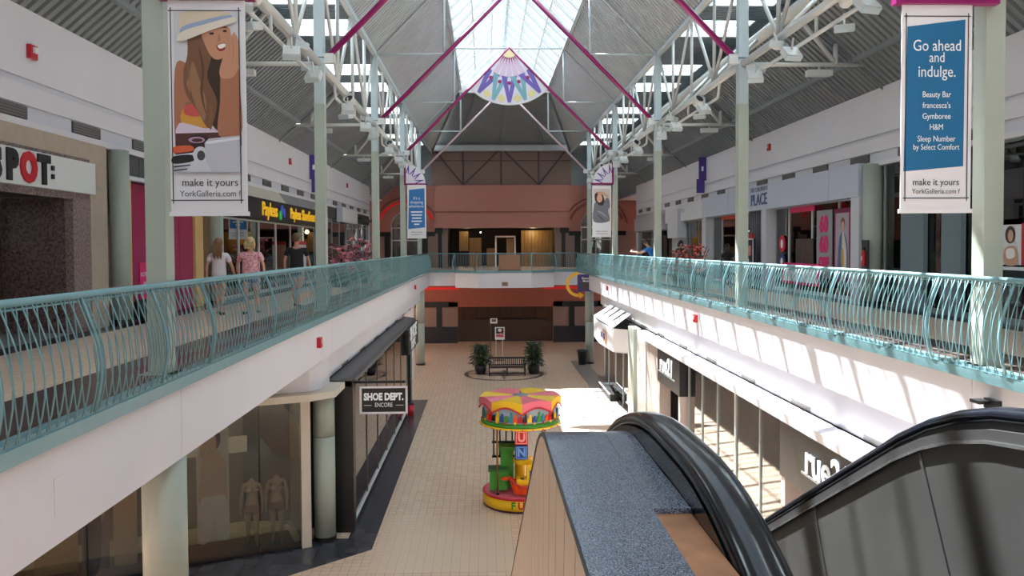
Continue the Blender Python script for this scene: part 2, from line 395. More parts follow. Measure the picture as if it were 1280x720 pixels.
# ------------------------------------------------------------------ far wall
fw = struct('wall_far', 'salmon pink end wall with arches and recessed shop opening', (CX,57.5,0))
Y = 57.5
def arch_outline(cx, r, z0, zc, n=14): return [(cx+r*math.cos(math.pi*k/n), zc+r*math.sin(math.pi*k/n)) for k in range(n+1)]
mb = MB(); mb.box(-3.66, 6.1, Y-.5, Y, 2.88, 5.96)
mb.build('pink_bulkhead', pink, fw)
MB().box(-3.66, 6.1, Y-.56, Y-.5, 4.0, 4.08).build('moulding', mat('salmon_dark', (150,84,72), .6), fw)
for cxx, lit in ((-5.75, 1), (8.1, 0)):
    # wall around an arched window
    x0, x1 = (-8.9, -3.66) if lit else (6.1, 11.3)
    r = 1.12; zc = 3.0
    arc = [(cxx+r*math.cos(math.pi*k/16), zc+r*math.sin(math.pi*k/16)) for k in range(17)]
    pts = [(x1, Y, 2.6), (x1, Y, 5.96), (x0, Y, 5.96), (x0, Y, 2.6), (cxx-r, Y, 2.6)] + [(a, Y, b) for a, b in arc[::-1]] + [(cxx+r, Y, 2.6)]
    MB().prism(pts, (0, .3, 0)).build('pink_wall', pink, fw)
    # outer neon moulding
    R_ = 2.05; a2 = [(cxx+R_*math.cos(t), Y-.06, 2.75+R_*math.sin(t)) for t in [math.pi*(.12+.76*k/20) for k in range(21)]]
    MB().tube(a2, .1, 8).build('arch_cove', neon if lit else mat('salmon_dark'), fw, label='glowing red cove over the left arch' if lit else None)
    MB().tube([(cxx+(R_+.3)*math.cos(t), Y-.04, 2.75+(R_+.3)*math.sin(t)) for t in [math.pi*(.06+.88*k/20) for k in range(21)]], .06, 6).build('arch_moulding', mat('salmon_dark'), fw)
    gw = MB().prism([(cxx-r, Y+.15, 0)]+[(a, Y+.15, b) for a, b in arc[::-1]]+[(cxx+r, Y+.15, 0)], (0, .02, 0)).build('arch_window', glass, fw)
    fr = MB(); fr.tube([(a, Y+.1, b) for a, b in arc], .05, 6)
    for q in (-1.07, 0, 1.07): fr.tube([(cxx+q, Y+.1, 0), (cxx+q, Y+.1, 3.0 if q else 4.1)], .04, 6)
    for z in (2.0, 2.9): fr.tube([(cxx-r, Y+.1, z), (cxx+r, Y+.1, z)], .04, 6)
    fr.build('arch_frame', steel, gw)
    B(x0, x1, Y+1.6, Y+1.7, -.0, 4.4).build('dark_backing', mat('shop_dark', (34,36,40), .6), fw)
    for a, b in ((x0, cxx-r), (cxx+r, x1)): B(a, b, Y, Y+.2, 0, 2.6).build('brown_tile_wall', brownwall, fw)
    for q in ((cxx-r-.25), (cxx+r+.25)): B(q-.2, q+.2, Y-.05, Y, 0, 2.6).build('dark_strip', black, fw)
    B(cxx-2.2, cxx-r, Y-.06, Y, 2.3, 2.62).build('dark_lintel', black, fw); B(cxx+r, cxx+2.2, Y-.06, Y, 2.3, 2.62).build('dark_lintel', black, fw)
for a, b in ((-3.66, -2.75), (5.1, 6.1)): B(a, b, Y-.1, Y+.2, 0, 2.9).build('brown_tile_wall', brownwall, fw)
for a, b in ((-3.66, -3.1), (5.45, 6.1)): B(a, b, Y-.16, Y-.1, 2.5, 2.9).build('dark_lintel', black, fw)
for q in (-3.3, 5.7): B(q-.14, q+.14, Y-.14, Y-.1, 0, 2.5).build('dark_strip', black, fw)
for a_, b_ in ((-11, -3.9), (6.3, 13.5)): B(a_, b_, Y+.05, Y+.2, 5.9, 9.2).build('dark_upper_wall', deckd, fw)
# brown gable wall above with truss in front
B(-3.9, 6.3, Y+.05, Y+.2, 5.9, 9.3).build('brown_upper_wall', brownwall, fw)
darkb = mat('dark_brown_steel', (84,74,72), .5)
t = thing('roof_truss', 'dark steel truss standing before the brown wall at the far end', 'truss', (CX, Y-.3, 5.96))
MB().tube([(-3.9,Y-.3,7.75),(6.2,Y-.3,7.75)], .035, 6).build('chord', darkb, t)
for x in (-1.55, 1.18, 3.9): MB().tube([(x,Y-.3,6.0),(x,Y-.3,8.5)], .06, 6).build('post', darkb, t)
for a, b in ((-3.6,-1.55),(1.0,-1.55),(1.35,3.9),(5.9,3.9)): MB().tube([(a,Y-.3,8.5),(b,Y-.3,6.0)], .06, 6).build('brace', darkb, t)
# anchor shop interior, upper
sh = struct('wall_far', 'dim closed department shop seen through the upper far opening', (CX,62,0))
B(-2.8, 5.2, 64, 64.1, 0, 2.9).build('back_wall', mat('shop_brown', (70,50,36), .6), sh)
B(-2.8, 5.2, 57.6, 64, 2.9, 3.0).build('shop_ceiling', mat('shop_dark'), sh)
for x in (-2.85, 5.15): B(x, x+.1, 57.6, 64, 0, 2.9).build('side_wall', mat('shop_dark'), sh)
for k in range(9): B(2.75+.27*k, 3.0+.27*k, 60.5-.02*(k % 2), 60.6, 0, 2.75).build('wood_panel', wood2, sh)
B(-2.0, -1.3, 60.5, 60.6, 1.2, 2.7).build('display_case', wood2, sh); B(-1.25, -.3, 61, 61.1, 0, 2.2).build('wood_panel', wood2, sh)
B(.1, .75, 61, 61.1, 0, 1.4).build('wood_panel', wood2, sh)
fr = MB().box(.72,.84,58.5,58.6,0,2.3).box(2.14,2.26,58.5,58.6,0,2.3).box(.72,2.26,58.5,58.6,2.2,2.32)
fr.build('entrance_frame', mat('pale_frame', (240,220,200), .5), sh, label='pale cream doorway frame')
B(1.6,2.1,59,59.1,0,2.1).build('wood_panel', wood2, sh)
l = bpy.data.lights.new('shop_lamp', 'POINT'); l.energy = 60; l.color = (1,.75,.4); l.shadow_soft_size = .15
o = bpy.data.objects.new('shop_lamp', l); C.objects.link(o); o.location = (3.6, 59.6, 2.6)
o = bpy.data.objects.new('shop_lamp', l.copy()); C.objects.link(o); o.data.energy = 20; o.location = (-1.4, 59.8, 2.7)
MB().ball((-.35,59,2.6),(.06,.06,.06),8).build('downlight', mat('lamp_white', (255,250,235), emit=6), sh)
# lower far
lf = struct('wall_far', 'salmon and brown end wall on the lower floor with wide dark opening', (CX,57.5,ZL))
B(-9.5, 12, Y, Y+.3, -2.88, -1.0).build('pink_band', mat('salmon_low', (158,88,72), .7), lf)
for a, b in ((-4.6,-1.95),(4.2,7.2)): B(a, b, Y-.05, Y, -1.6, -1.42).build('neon_strip', neon, lf, label='thin red neon strip')
for a, b in ((-9.5,-2.05),(4.95,12)):
    B(a, b, Y, Y+.3, ZL, -2.5).build('brown_tile_wall', brownwall, lf)
    B(a, b, Y-.04, Y, ZL, ZL+1.2).build('dark_base', mat('dark_granite', (34,34,42), .3), lf)
for q in (-3.4, 6.3): B(q-.2, q+.2, Y-.06, Y-.03, ZL+1.2, -2.6).build('dark_strip', black, lf)
for a, b in ((-5.2,-2.7),(5.6,8.2)): B(a, b, Y-.1, Y, -2.9, -2.5).build('dark_lintel', black, lf)
B(-2.6, 5.5, 63, 63.1, ZL, -2.6).build('back_wall', mat('shop_brown'), lf)
for k in range(7): B(-1.6+.9*k, -.75+.9*k, 60.2, 60.3, -3.9, -2.95).build('wood_panel', mat('dim_wood', (92,66,44), .5), lf)
B(-2.1,5.0,58.4,58.5,ZL,-3.9).build('dark_shutter', mat('shutter', (66,48,38), .5), lf)
B(-2.1,5.0,57.6,63,-2.9,-2.8).build('shop_ceiling', mat('shop_dark'), lf)
B(-14,-13.9,-9,60,ZL,-1).build('outer_wall', white, lf); B(-9.6,-9.5,50,58,0,6).build('outer_wall', pink, lf); B(12,12.1,50,58,0,6).build('outer_wall', pink, lf)
# ================================================================== COLUMNS
ordn = ['nearest', 'second', 'third', 'fourth', 'fifth']
for sd, xc in ((-1, -3.9), (1, 6.21)):
    side = 'left' if sd < 0 else 'right'
    for k, y in enumerate(YC[1:]):
        lab = ('pale green square column rising through the %s railing, %s in view' % (side, ordn[k-1])) if k else 'pale green square column beside the camera on the %s' % side
        t = thing('column', lab, 'column', (xc, y, 0), 'square columns along the atrium railings')
        B(xc-.12, xc+.12, y-.12, y+.12, 0, 4.9).build('shaft', column_paint, t)
        B(xc-.115, xc+.115, y-.115, y+.115, 4.9, 8.3).build('upper_shaft', galv, t, label='bluish grey upper part of the column')
        MB().box(xc-.125,xc+.125,y-.125,y+.125,5.98,6.0).build('joint_band', darkg, t)
        MB().box(xc-.2,xc+.2,y-.2,y+.2,0,.012).build('base_plate', column_paint, t)
        if (sd > 0 and 0 < k < 5): continue
        ztop = -1.94 if sd < 0 and k in (2, 3, 4) else -1.04
        t = thing('round_column', ('round pale green column on the lower floor under the %s walkway, %s from the camera' % (side, (['out of view nearest']+ordn)[k])), 'column', (xc, y, ZL), 'round columns under the walkways')
        MB().lathe(xc, y, [(.255, ZL+.1), (.255, ZL+2.5)], 28).build('shaft', column_paint, t, True)
        MB().lathe(xc, y, [(.25, ZL+2.5), (.25, ZL+2.515)], 28).build('joint', mat('joint_grey', (110,112,100), .6), t)
        MB().lathe(xc, y, [(.255, ZL+2.515), (.255, ztop)], 28).build('upper_shaft', column_paint, t, True)
        MB().lathe(xc, y, [(.27, ZL), (.27, ZL+.1)], 28).build('base_ring', black, t)
# ================================================================== STEEL FRAMES
fid = 0
flood = MB().obox((0,0,0),(.16,0,0),(0,.12,.07),(0,-.035,.06))
flood2 = MB().obox((0,-.11,-.07),(.17,0,0),(0,.022,.014),(0,-.03,.05))
fm1 = flood.mesh('housing', steel, smooth=False); fm2 = flood2.mesh('lens_frame', galv)
fm3 = MB().tube([(0,0,.08),(0,.02,.3)], .02, 6).mesh('bracket', steel)
sp1 = MB().lathe(0, 0, [(.06,-.16),(.1,-.12),(.14,.1),(.155,.14),(.155,.17),(.13,.17),(.12,.1)], 16).mesh('housing', steel, smooth=True)
sp2 = MB().lathe(0, 0, [(.115,.1),(.12,.115)], 16).mesh('lens', darkg)
for sd, xc in ((-1, -3.9), (1, 6.21)):
    side = 'left' if sd < 0 else 'right'
    for k in range(len(YC)-1):
        y0, y1 = YC[k], YC[k+1]
        if k == 0: y0 = YC[0]
        q = y1-y0
        where = ('overhead behind the camera' if y1 < 5 else 'overhead beside the camera') if y1 < 12 else 'between the %s and %s columns' % (ordn[k-2], ordn[k-1])
        t = thing('side_truss', 'white tubular truss under the %s roof edge %s' % (side, where), 'truss', (xc, y0, 5.86), 'side trusses under the roof edges')
        MB().tube([(xc,y0,5.86),(xc,y1,5.86)], .085, 10).build('lower_chord', steel, t, True)
        MB().tube([(xc,y0,8.3),(xc,y1,8.3)], .07, 8).build('upper_chord', steel, t, True)
        for a in (.25, .75):
            for b in (a-.25+.02, a+.25-.02): MB().tube([(xc,y0+q*a,5.9),(xc,y0+q*b,8.3)], .045, 6).build('diagonal_strut', steel, t, True)
            MB().tube([(xc,y0+q*a,5.9),(xc,y0+q*a,8.3)], .05, 6).build('vertical_strut', steel, t, True)
            MB().tube([(xc,y0+q*a,5.9),(CX+sd*6.3,y0+q*a,7.15)], .05, 6).build('outrigger', steel, t, True)
        for b in (.5,): MB().tube([(xc,y0+q*b,5.9),(xc,y0+q*b,8.3)], .05, 6).build('vertical_strut', steel, t, True)
        MB().tube([(xc+sd*.02,y0+q*.2,5.86),(xc+sd*.02,y0+q*.22,5.45),(xc+sd*.02,y0+q*.95,5.45),(xc+sd*.02,y0+q*.97,5.86)], .04, 8).build('lighting_rail', steel, t, True)
        MB().tube([(xc+sd*.02,y0+q*.55,5.86),(xc+sd*.02,y0+q*.55,5.45)], .035, 6).build('hanger', steel, t, True)
        for j, (u, dz, dx, az) in enumerate(((.3,-.16,-.16,.3),(.45,-.14,.12,-.4),(.62,-.2,-.2,.2),(.72,.2,-.1,.9),(.86,-.16,-.14,-.2),(.93,.16,.1,.5))):
            fid += 1
            fl2 = thing('floodlight', '%s box floodlight of six on the %s truss %s' % (['first','second','third','fourth','fifth','sixth'][j], side, where.replace('the nearest','nearest').replace(' columns','')+(' columns' if 'columns' in where else '')), 'floodlight', (0,0,0), 'floodlights on the %s truss %s' % (side, where))
            for me, n_ in ((fm1,'housing'),(fm2,'lens_frame'),(fm3,'bracket')):
                o = bpy.data.objects.new(n_, me); C.objects.link(o); o.parent = fl2
            fl2.location = (xc+sd*dx, y0+q*u, 5.45+dz); fl2.rotation_euler = (.3*(-1)**j, 0, az)
        s = thing('spotlight', 'round white spotlight on the %s truss pipe %s' % (side, where), 'spotlight', (0,0,0), 'round spotlights on the trusses')
        for me, n_ in ((sp1,'housing'),(sp2,'lens')):
            o = bpy.data.objects.new(n_, me); C.objects.link(o); o.parent = s
        s.location = (xc-sd*.12, y0+q*.38, 5.62); s.rotation_euler = (1.0, .4*sd, 0)
for k, y in enumerate(YC[1:]):
    nm = 'over the camera' if k == 0 else 'at the %s pair of columns' % ordn[k-1]
    colm = purple if k < 5 else mat('lit_pinkish_steel', (206,180,190), .35)  # fifth pair: tone of the lit side put into the pipe colour
    for sd, xc in ((-1, -3.9), (1, 6.21)):
        side = 'left' if sd < 0 else 'right'
        t = thing('rafter', ('%s roof pipe rising from the %s side %s' % ('lit-toned pinkish white' if k == 5 else 'magenta', side, nm)), 'roof pipe', (xc, y, 5.9), 'slanting pipes crossing the atrium')
        MB().tube([(xc-sd*.12,y,5.95),(CX+sd*.02,y,10.88)], .072 if k < 5 else .06, 10).build('pipe', colm, t, True)
        MB().obox((xc-sd*.2,y,5.98),(.14,0,0),(0,.09,0),(0,0,.11)).build('node_bracket', steel, t)
        t = thing('roof_frame', 'white strut, post and side tie on the %s %s' % (side, nm), 'roof frame', (xc, y, 5.85), 'light roof frames at the columns')
        MB().tube([(xc,y,8.36),(CX+sd*2.6,y,8.36)], .04, 6).build('strut', galv, t, True)
        MB().tube([(CX+sd*2.6,y,8.34),(CX+sd*2.6,y,10.88)], .05, 6).build('post', galv, t, True)
        MB().tube([(CX+sd*2.6,y,10.9),(CX,y,10.9)], .045, 6).build('tie', galv, t, True)
        MB().tube([(xc,y,5.86),(CX+sd*8.1,y,5.86)], .06, 6).build('side_tie', steel, t, True)
        MB().tube([(CX+sd*6.3,y,7.1),(CX+sd*7.3,y,5.9)], .06, 6).build('brace', steel, t, True)
        MB().tube([(CX+sd*7.3,y,5.86),(CX+sd*7.3,y,6.35)], .06, 6).build('hanger', steel, t, True)
        ym = y-4.67
        MB().tube([(CX+sd*6.3,ym,7.1),(xc,ym,5.9)], .05, 6).build('brace', steel, t, True)
        b = thing('box_lamp', 'small white box lamp under the %s side tie %s' % (side, nm), 'lamp', (CX+sd*6.9,y,5.7), 'box lamps under the side ties')
        B(CX+sd*6.9-.3,CX+sd*6.9+.3,y-.1,y+.1,5.58,5.72).build('housing', steel, b); B(CX+sd*6.9-.02,CX+sd*6.9+.02,y-.02,y+.02,5.72,5.82).build('stem', steel, b)
# ================================================================== RAILINGS
def prof(z, amp=.15):  # outward bulge of a bowed picket, 0 at the hand rail
    u = (1.06-z)/1.1
    return .02+amp*math.sin(math.pi*min(1, u*.9))**1.1 + .05*u
def picket_mesh(name, amp, r, sd, lean=.09):
    pts = []
    for i in range(8):
        z = 1.06-1.06*i/7
        pts.append((sd*-1*(prof(z, amp) if amp else .02+lean*(1.06-z)/1.06), 0, z))
    return MB().tube(pts, r, 4, flat=(0,1,0))
def railing(sd, X, ya, yb, y_ind):
    side = 'left' if sd < 0 else 'right'
    t = thing('railing', 'long teal railing with bowed pickets along the %s walkway' % side, 'railing', (X, ya, 0))
    xr = X+sd*.06
    MB().tube([(xr,ya,1.075),(xr,yb,1.075)], .036, 12).build('hand_rail', teal, t, True)
    MB().box(xr-.02,xr+.02,ya,yb,1.015,1.03).build('under_rail', tealp, t)
    ch = MB().box(min(X-sd*.06,X+sd*.1), max(X-sd*.06,X+sd*.1), ya, yb, -.165, -.03)
    ch.box(min(X-sd*.03,X+sd*.1), max(X-sd*.03,X+sd*.1), ya, yb, -.03, .012); ch.build('bottom_channel', teal, t)
    pb = picket_mesh('picket', .15, .0072, sd); ps = picket_mesh('picket', 0, .0062, sd); pp = picket_mesh('post', .15, .019, sd)
    mb_, ms_, mp_ = pb.mesh('picket', tealp, smooth=True), ps.mesh('picket', tealp, smooth=True), pp.mesh('post', teal, smooth=True)
    far = MB(); y = ya+.05; i = 0; cnt = 0
    while y < yb-.05:
        post = i % 21 == 10
        src, me = (pp, mp_) if post else ((pb, mb_) if i % 2 else (ps, ms_))
        if y > y_ind and cnt < 296:
            o = bpy.data.objects.new('post' if post else 'picket', me); C.objects.link(o); o.parent = t; o.location = (sd*.06, y-ya, 0); cnt += 1
        else: far.add([(p[0]+X+sd*.06, p[1]+y, p[2]) for p in src.v], src.f)
        y += .072; i += 1
    o = far.build('pickets', tealp, t); o['kind'] = 'stuff'
    return t
railing(-1, XL, -2.5, 51.5, 5.2)
railing(1, XR, -2.5, 51.5, 8.0)
# far bridge with projecting middle, its fascia and railing
pts = [(XL,51.6),(-1.99,51.6),(-1.93,50.6),(-.46,49.7),(2.9,49.7),(4.4,50.6),(4.46,51.6),(XR,51.6)]
tb = struct('trim_3', 'white fascia of the far bridge with a projecting middle bay', (CX,51,-1))
rb = thing('railing', 'teal railing along the far bridge with projecting middle bay', 'railing', (CX,51,0))
hr_, ch_ = MB(), MB(); pk = MB(); cnt = 0
psm = MB().tube([(0,0,0),(0,0,1.04)], .011, 4).mesh('picket', teal)
for i, (a, b) in enumerate(zip(pts[:-1], pts[1:])):
    a3, b3 = Vector((a[0],a[1],0)), Vector((b[0],b[1],0)); d = (b3-a3).normalized(); nn = Vector((d.y,-d.x,0))
    zb = -1.03 if i in (0, 6) else -1.1
    MB().prism([a3+Vector((0,0,zb)), b3+Vector((0,0,zb)), b3-nn*.14+Vector((0,0,zb)), a3-nn*.14+Vector((0,0,zb))], (0,0,abs(zb)-.15)).build('panel', white, tb)
    MB().prism([p+Vector((0,0,-.16)) for p in (a3+nn*.04, b3+nn*.04, b3-nn*.1, a3-nn*.1)], (0,0,.17)).build('bottom_channel', teal, rb)
    MB().tube([a3+Vector((0,0,1.075)), b3+Vector((0,0,1.075))], .036, 8).build('hand_rail', teal, rb, True)
    n = int((b3-a3).length/.115)
    for k in range(1, n):
        p = a3+(b3-a3)*k/n; o = bpy.data.objects.new('picket', psm); C.objects.link(o); o.parent = rb; o.location = (p.x-CX, p.y-51, 0)
    o = bpy.data.objects.new('post', MB().tube([(nn.x*prof(z)*1.,nn.y*prof(z),z) for z in [1.06-1.06*q/6 for q in range(7)]], .035, 6).mesh('post', teal)); C.objects.link(o); o.parent = rb; o.location = (b[0]-CX, b[1]-51, 0)
struct('floor', 'floor slab of the projecting bridge bay', (0,0,0), MB().prism([(p[0],p[1]+.12,-.9) for p in pts[1:-1]], (0,0,.895)), [walk_t])
t = thing('notice_board', 'brown blank board fixed to the middle of the far bridge railing', 'board', (1.5,49.6,.1)); B(.85,2.2,49.58,49.64,.05,1.0).build('board', mat('tan_board', (150,112,86), .6), t)
B(.8,2.25,49.6,49.66,0,.05).build('foot_bar', darkg, t)
t = thing('wall_plaque', 'small tan framed plaque on the far bridge fascia', 'plaque', (1.25,49.68,-.85)); B(1.02,1.42,49.65,49.69,-.98,-.72).build('plate', mat('tan_frame', (166,130,96), .5), t); B(1.08,1.36,49.64,49.65,-.94,-.76).build('panel', mat('plaque_panel', (120,96,80), .5), t)
# near rail on the camera's side
t = thing('railing', 'teal railing below the camera at the near edge', 'railing', (-1.5,.62,0))
MB().tube([(XL,.62,1.0),(.1,.62,1.0)], .036, 10).build('hand_rail', teal, t, True)
# ================================================================== BANNERS
ink = mat('print_ink', (40,40,48), .6); bblue = (22,104,150); bgw = (226,224,228)
def banner(x0, x1, y, z0, z1, label, side, sd):
    t = thing('banner', label, 'banner', ((x0+x1)/2, y, z0), 'hanging fabric banners on the columns')
    MB().box(x0, x1, y, y+.012, z0, z1).build('cloth', mat('banner_cloth', bgw, .7), t)
    B(x0-.02, x1+.02, y-.01, y+.02, z0-.02, z0+.03).build('lower_batten', mat('banner_cloth'), t)
    return t
xn0, xn1 = -3.68, -2.79
t1 = banner(xn0, xn1, 9.36, 1.9, 4.39, 'banner photo of a laughing woman in a straw hat on the nearest left column', 'left', -1)
def frame_lines(t, x0, x1, y, z0, z1, n, tilt=0):
    w = x1-x0; h = z1-z0; mb = MB(); e = .006*w/.9
    for x in (x0+.06*w, x1-.06*w): mb.box(x-e, x+e, y-.004, y-.003, z0+.05*h, z1-.04*h)
    for z in (z0+.065*h, z1-.055*h): mb.box(x0+.03*w, x1-.03*w, y-.004, y-.003, z-e, z+e)
    mb.build('printed_border', ink, t)
sk1, sk2, hair1, hair2 = (196,142,112), (168,112,84), (120,84,60), (62,42,34)
S = [
 ([(48,42),(262,42),(262,555),(48,555)], (206,208,212), 0),
 ([(50,225),(85,205),(110,260),(105,380),(75,445),(48,470)], sk2, 1),
 ([(85,330),(190,330),(200,440),(60,440)], (150,98,76), 0),
 ([(80,345),(135,340),(185,372),(190,405),(140,420),(70,395)], (206,150,60), 1),
 ([(84,340),(130,336),(160,362),(120,376),(80,368)], (200,84,78), 1),
 ([(62,398),(100,402),(150,414),(195,400),(195,436),(60,440)], (214,196,214), 1),
 ([(50,430),(262,425),(262,470),(48,500)], (86,48,44), 0),
 ([(150,120),(225,150),(232,260),(215,360),(190,425),(140,330)], hair2, 1),
 ([(100,95),(165,105),(170,180),(155,250),(185,330),(160,415),(118,352),(84,300),(78,235),(92,180)], hair1, 1),
 ([(108,200),(130,260),(150,330),(142,390),(112,330),(98,260)], (150,110,80), 1),
 ([(92,190),(96,240),(88,270),(100,300),(96,250)], (150,110,80), 1), ([(128,150),(138,230),(132,300),(150,370),(140,300),(146,220)], (92,62,44), 1), ([(165,330),(172,380),(164,420),(158,380)], (128,90,64), 1),
 ([(140,96),(205,80),(232,110),(226,160),(205,190),(178,192),(155,160)], sk1, 1),
 ([(186,150),(208,142),(222,146),(214,162),(196,168)], (150,40,44), 1),
 ([(190,150),(208,144),(218,147),(211,156),(197,160)], (240,236,232), 1),
 (ell(172,112,8,4), (60,40,34), 1), (ell(215,104,7,4), (60,40,34), 1),
 ([(162,102),(172,97),(184,101),(172,99)], (70,46,36), 1), ([(206,95),(216,91),(224,96),(216,94)], (70,46,36), 1),
 ([(196,112),(202,130),(196,138),(190,134)], (176,120,94), 1),
 ([(200,225),(212,205),(252,205),(262,300),(262,440),(190,436),(196,330)], sk2, 1),
 ([(196,230),(214,165),(222,100),(232,98),(236,120),(246,108),(262,150),(258,215),(240,250),(205,255)], sk1, 1),
 ([(226,110),(229,160),(225,200),(228,160)], sk2, 1), ([(238,120),(243,165),(238,205),(241,165)], sk2, 1),
 ([(72,52),(120,42),(222,44),(232,66),(160,88),(80,118)], (214,200,176), 1),
 ([(78,92),(150,70),(228,54),(234,68),(160,88),(82,120)], (150,166,196), 1),
 ([(60,128),(84,104),(150,84),(232,62),(252,64),(244,78),(166,104),(96,132),(70,138)], (222,212,196), 1),
 ([(46,474),(100,470),(108,486),(60,494),(46,494)], (214,96,60), 1),
 ([(100,440),(150,436),(160,470),(110,470)], (54,34,36), 1), (ell(120,452,26,10), (190,150,180), 1), (ell(122,453,18,6), (70,40,44), 1),
 ([(46,500),(110,492),(262,490),(262,555),(46,555)], (200,202,210), 0),
 ([(45,505),(104,500),(108,520),(45,528)], (34,34,38), 1),
 (ell(132,500,24,27), (204,204,212), 1), (ell(134,502,13,16), (66,66,72), 1),
 ([(146,462),(160,448),(262,438),(262,556),(168,556),(150,520)], (190,190,200), 0),
 ([(150,458),(262,442),(262,450),(155,466)], (224,224,232), 0),
 ([(46,536),(100,530),(100,534),(46,541)], (60,60,66), 0), ([(46,548),(90,543),(90,547),(46,552)], (60,60,66), 0),
]
picture('printed_photo', t1, (xn0, 9.36, 1.9), (xn1-xn0, 0, 0), (0, 0, 2.49), S, (30, 5, 278, 690), label='printed photo of a laughing woman in a straw hat leaning on one hand')
MB().box(xn0,xn1,9.3595,9.36,1.9,1.91).build('hem', mat('banner_cloth'), t1)
frame_lines(t1, xn0, xn1, 9.30, 1.9, 4.39, 0)
text('make it yours', (-3.22, 9.352, 2.27), .125, (1,0,0), (0,0,1), ink, t1, .001, .95)
text('YorkGalleria.com f', (-3.22, 9.352, 2.14), .1, (1,0,0), (0,0,1), mat('grey_ink', (90,90,96), .6), t1, .001, .92)
B(xn0-.1, xn1+.12, 9.3, 9.42, 4.39, 4.5).build('top_bar', purple, t1, label='magenta bracket bar')
xr0, xr1 = 5.0, 5.86
t2 = banner(xr0, xr1, 9.36, 1.9, 4.37, 'blue and white text banner on the nearest right column', 'right', 1)
picture('blue_print', t2, (xr0, 9.36, 1.9), (xr1-xr0, 0, 0), (0, 0, 2.47), [([(8,10.5),(90,7),(89,78),(4,80.5)], bblue, 0)], (0,0,100,100), label='slanting blue printed field')
frame_lines(t2, xr0, xr1, 9.355, 1.9, 4.37, 0)
wm = mat('print_white', (236,240,244), .6); xm = 5.43
for s, z, sz in (('Go ahead', 3.88, .19), ('and', 3.74, .17), ('indulge.', 3.57, .19), ('Beauty Bar', 3.30, .1), ("francesca's", 3.17, .1), ('Gymboree', 3.04, .1), ('H&M', 2.91, .1), ('Sleep Number', 2.77, .1), ('by Select Comfort', 2.67, .095)):
    text(s, (xm, 9.352, z), sz, (1,0,0), (0,0,1), wm, t2, .001, .80)
text('make it yours', (xm, 9.352, 2.25), .115, (1,0,0), (0,0,1), ink, t2, .001, .9)
text('YorkGalleria.com f', (xm, 9.352, 2.14), .085, (1,0,0), (0,0,1), mat('grey_ink'), t2, .001, .9)
B(xr0-.1, xr1+.3, 9.3, 9.42, 4.37, 4.5).build('top_bar', purple, t2, label='magenta bracket bar')
fx0, fx1 = -3.68, -2.79
t3 = banner(fx0, fx1, 37.4, 1.94, 4.45, 'small distant blue text banner on the fourth left column', 'left', -1)
picture('blue_print', t3, (fx0, 37.4, 1.94), (fx1-fx0, 0, 0), (0, 0, 2.5), [([(10,9),(92,6),(94,80),(4,83)], (48,116,180), 0)], (0,0,100,100))
for s, z, sz in (("It's a", 3.82, .2), ('shopping', 3.63, .2), ('adventure.', 3.44, .2)):
    text(s, (-3.235, 37.39, z), sz, (1,0,0), (0,0,1), wm, t3, .001, .85)
mb_ = MB()
for i_, w_ in enumerate((.27,.25,.22,.25,.12)): mb_.box(-3.235-w_, -3.235+w_, 37.392, 37.394, 3.14-.145*i_, 3.2-.145*i_)
mb_.build('small_print', wm, t3)
text('make it yours', (-3.235, 37.39, 2.22), .11, (1,0,0), (0,0,1), ink, t3, .001, .9)
text('YorkGalleria.com', (-3.235, 37.39, 2.1), .09, (1,0,0), (0,0,1), ink, t3, .001, .9)
gx0, gx1 = 5.1, 6.0
t4 = banner(gx0, gx1, 37.4, 1.96, 4.39, 'distant banner photo of a woman resting an arm on her head, fourth right column', 'right', 1)
S = [([(295,330),(450,330),(450,675),(295,680)], (206,196,190), 0),
 ([(310,385),(350,360),(385,400),(400,470),(390,510),(340,500),(312,450)], (50,38,36), 1),
 ([(330,372),(380,358),(432,402),(428,420),(380,392),(345,390)], (206,160,136), 1),
 (ell(352,430,26,44), (216,166,142), 1),
 ([(298,520),(318,470),(345,500),(385,500),(410,430),(440,440),(448,520),(430,560),(440,670),(300,676)], (112,114,124), 1),
 ([(320,560),(380,580),(440,650),(380,600)], (150,152,160), 1), ([(330,600),(370,630),(400,676),(360,640)], (80,82,92), 1)]
picture('printed_photo', t4, (gx0, 37.4, 1.96), (gx1-gx0, 0, 0), (0, 0, 2.43), S, (285, 295, 460, 835), label='printed photo of a dark-haired woman in a grey top')
text('make it yours', (5.55, 37.39, 2.22), .11, (1,0,0), (0,0,1), ink, t4, .001, .9); text('YorkGalleria.com', (5.55, 37.39, 2.1), .09, (1,0,0), (0,0,1), ink, t4, .001, .9)
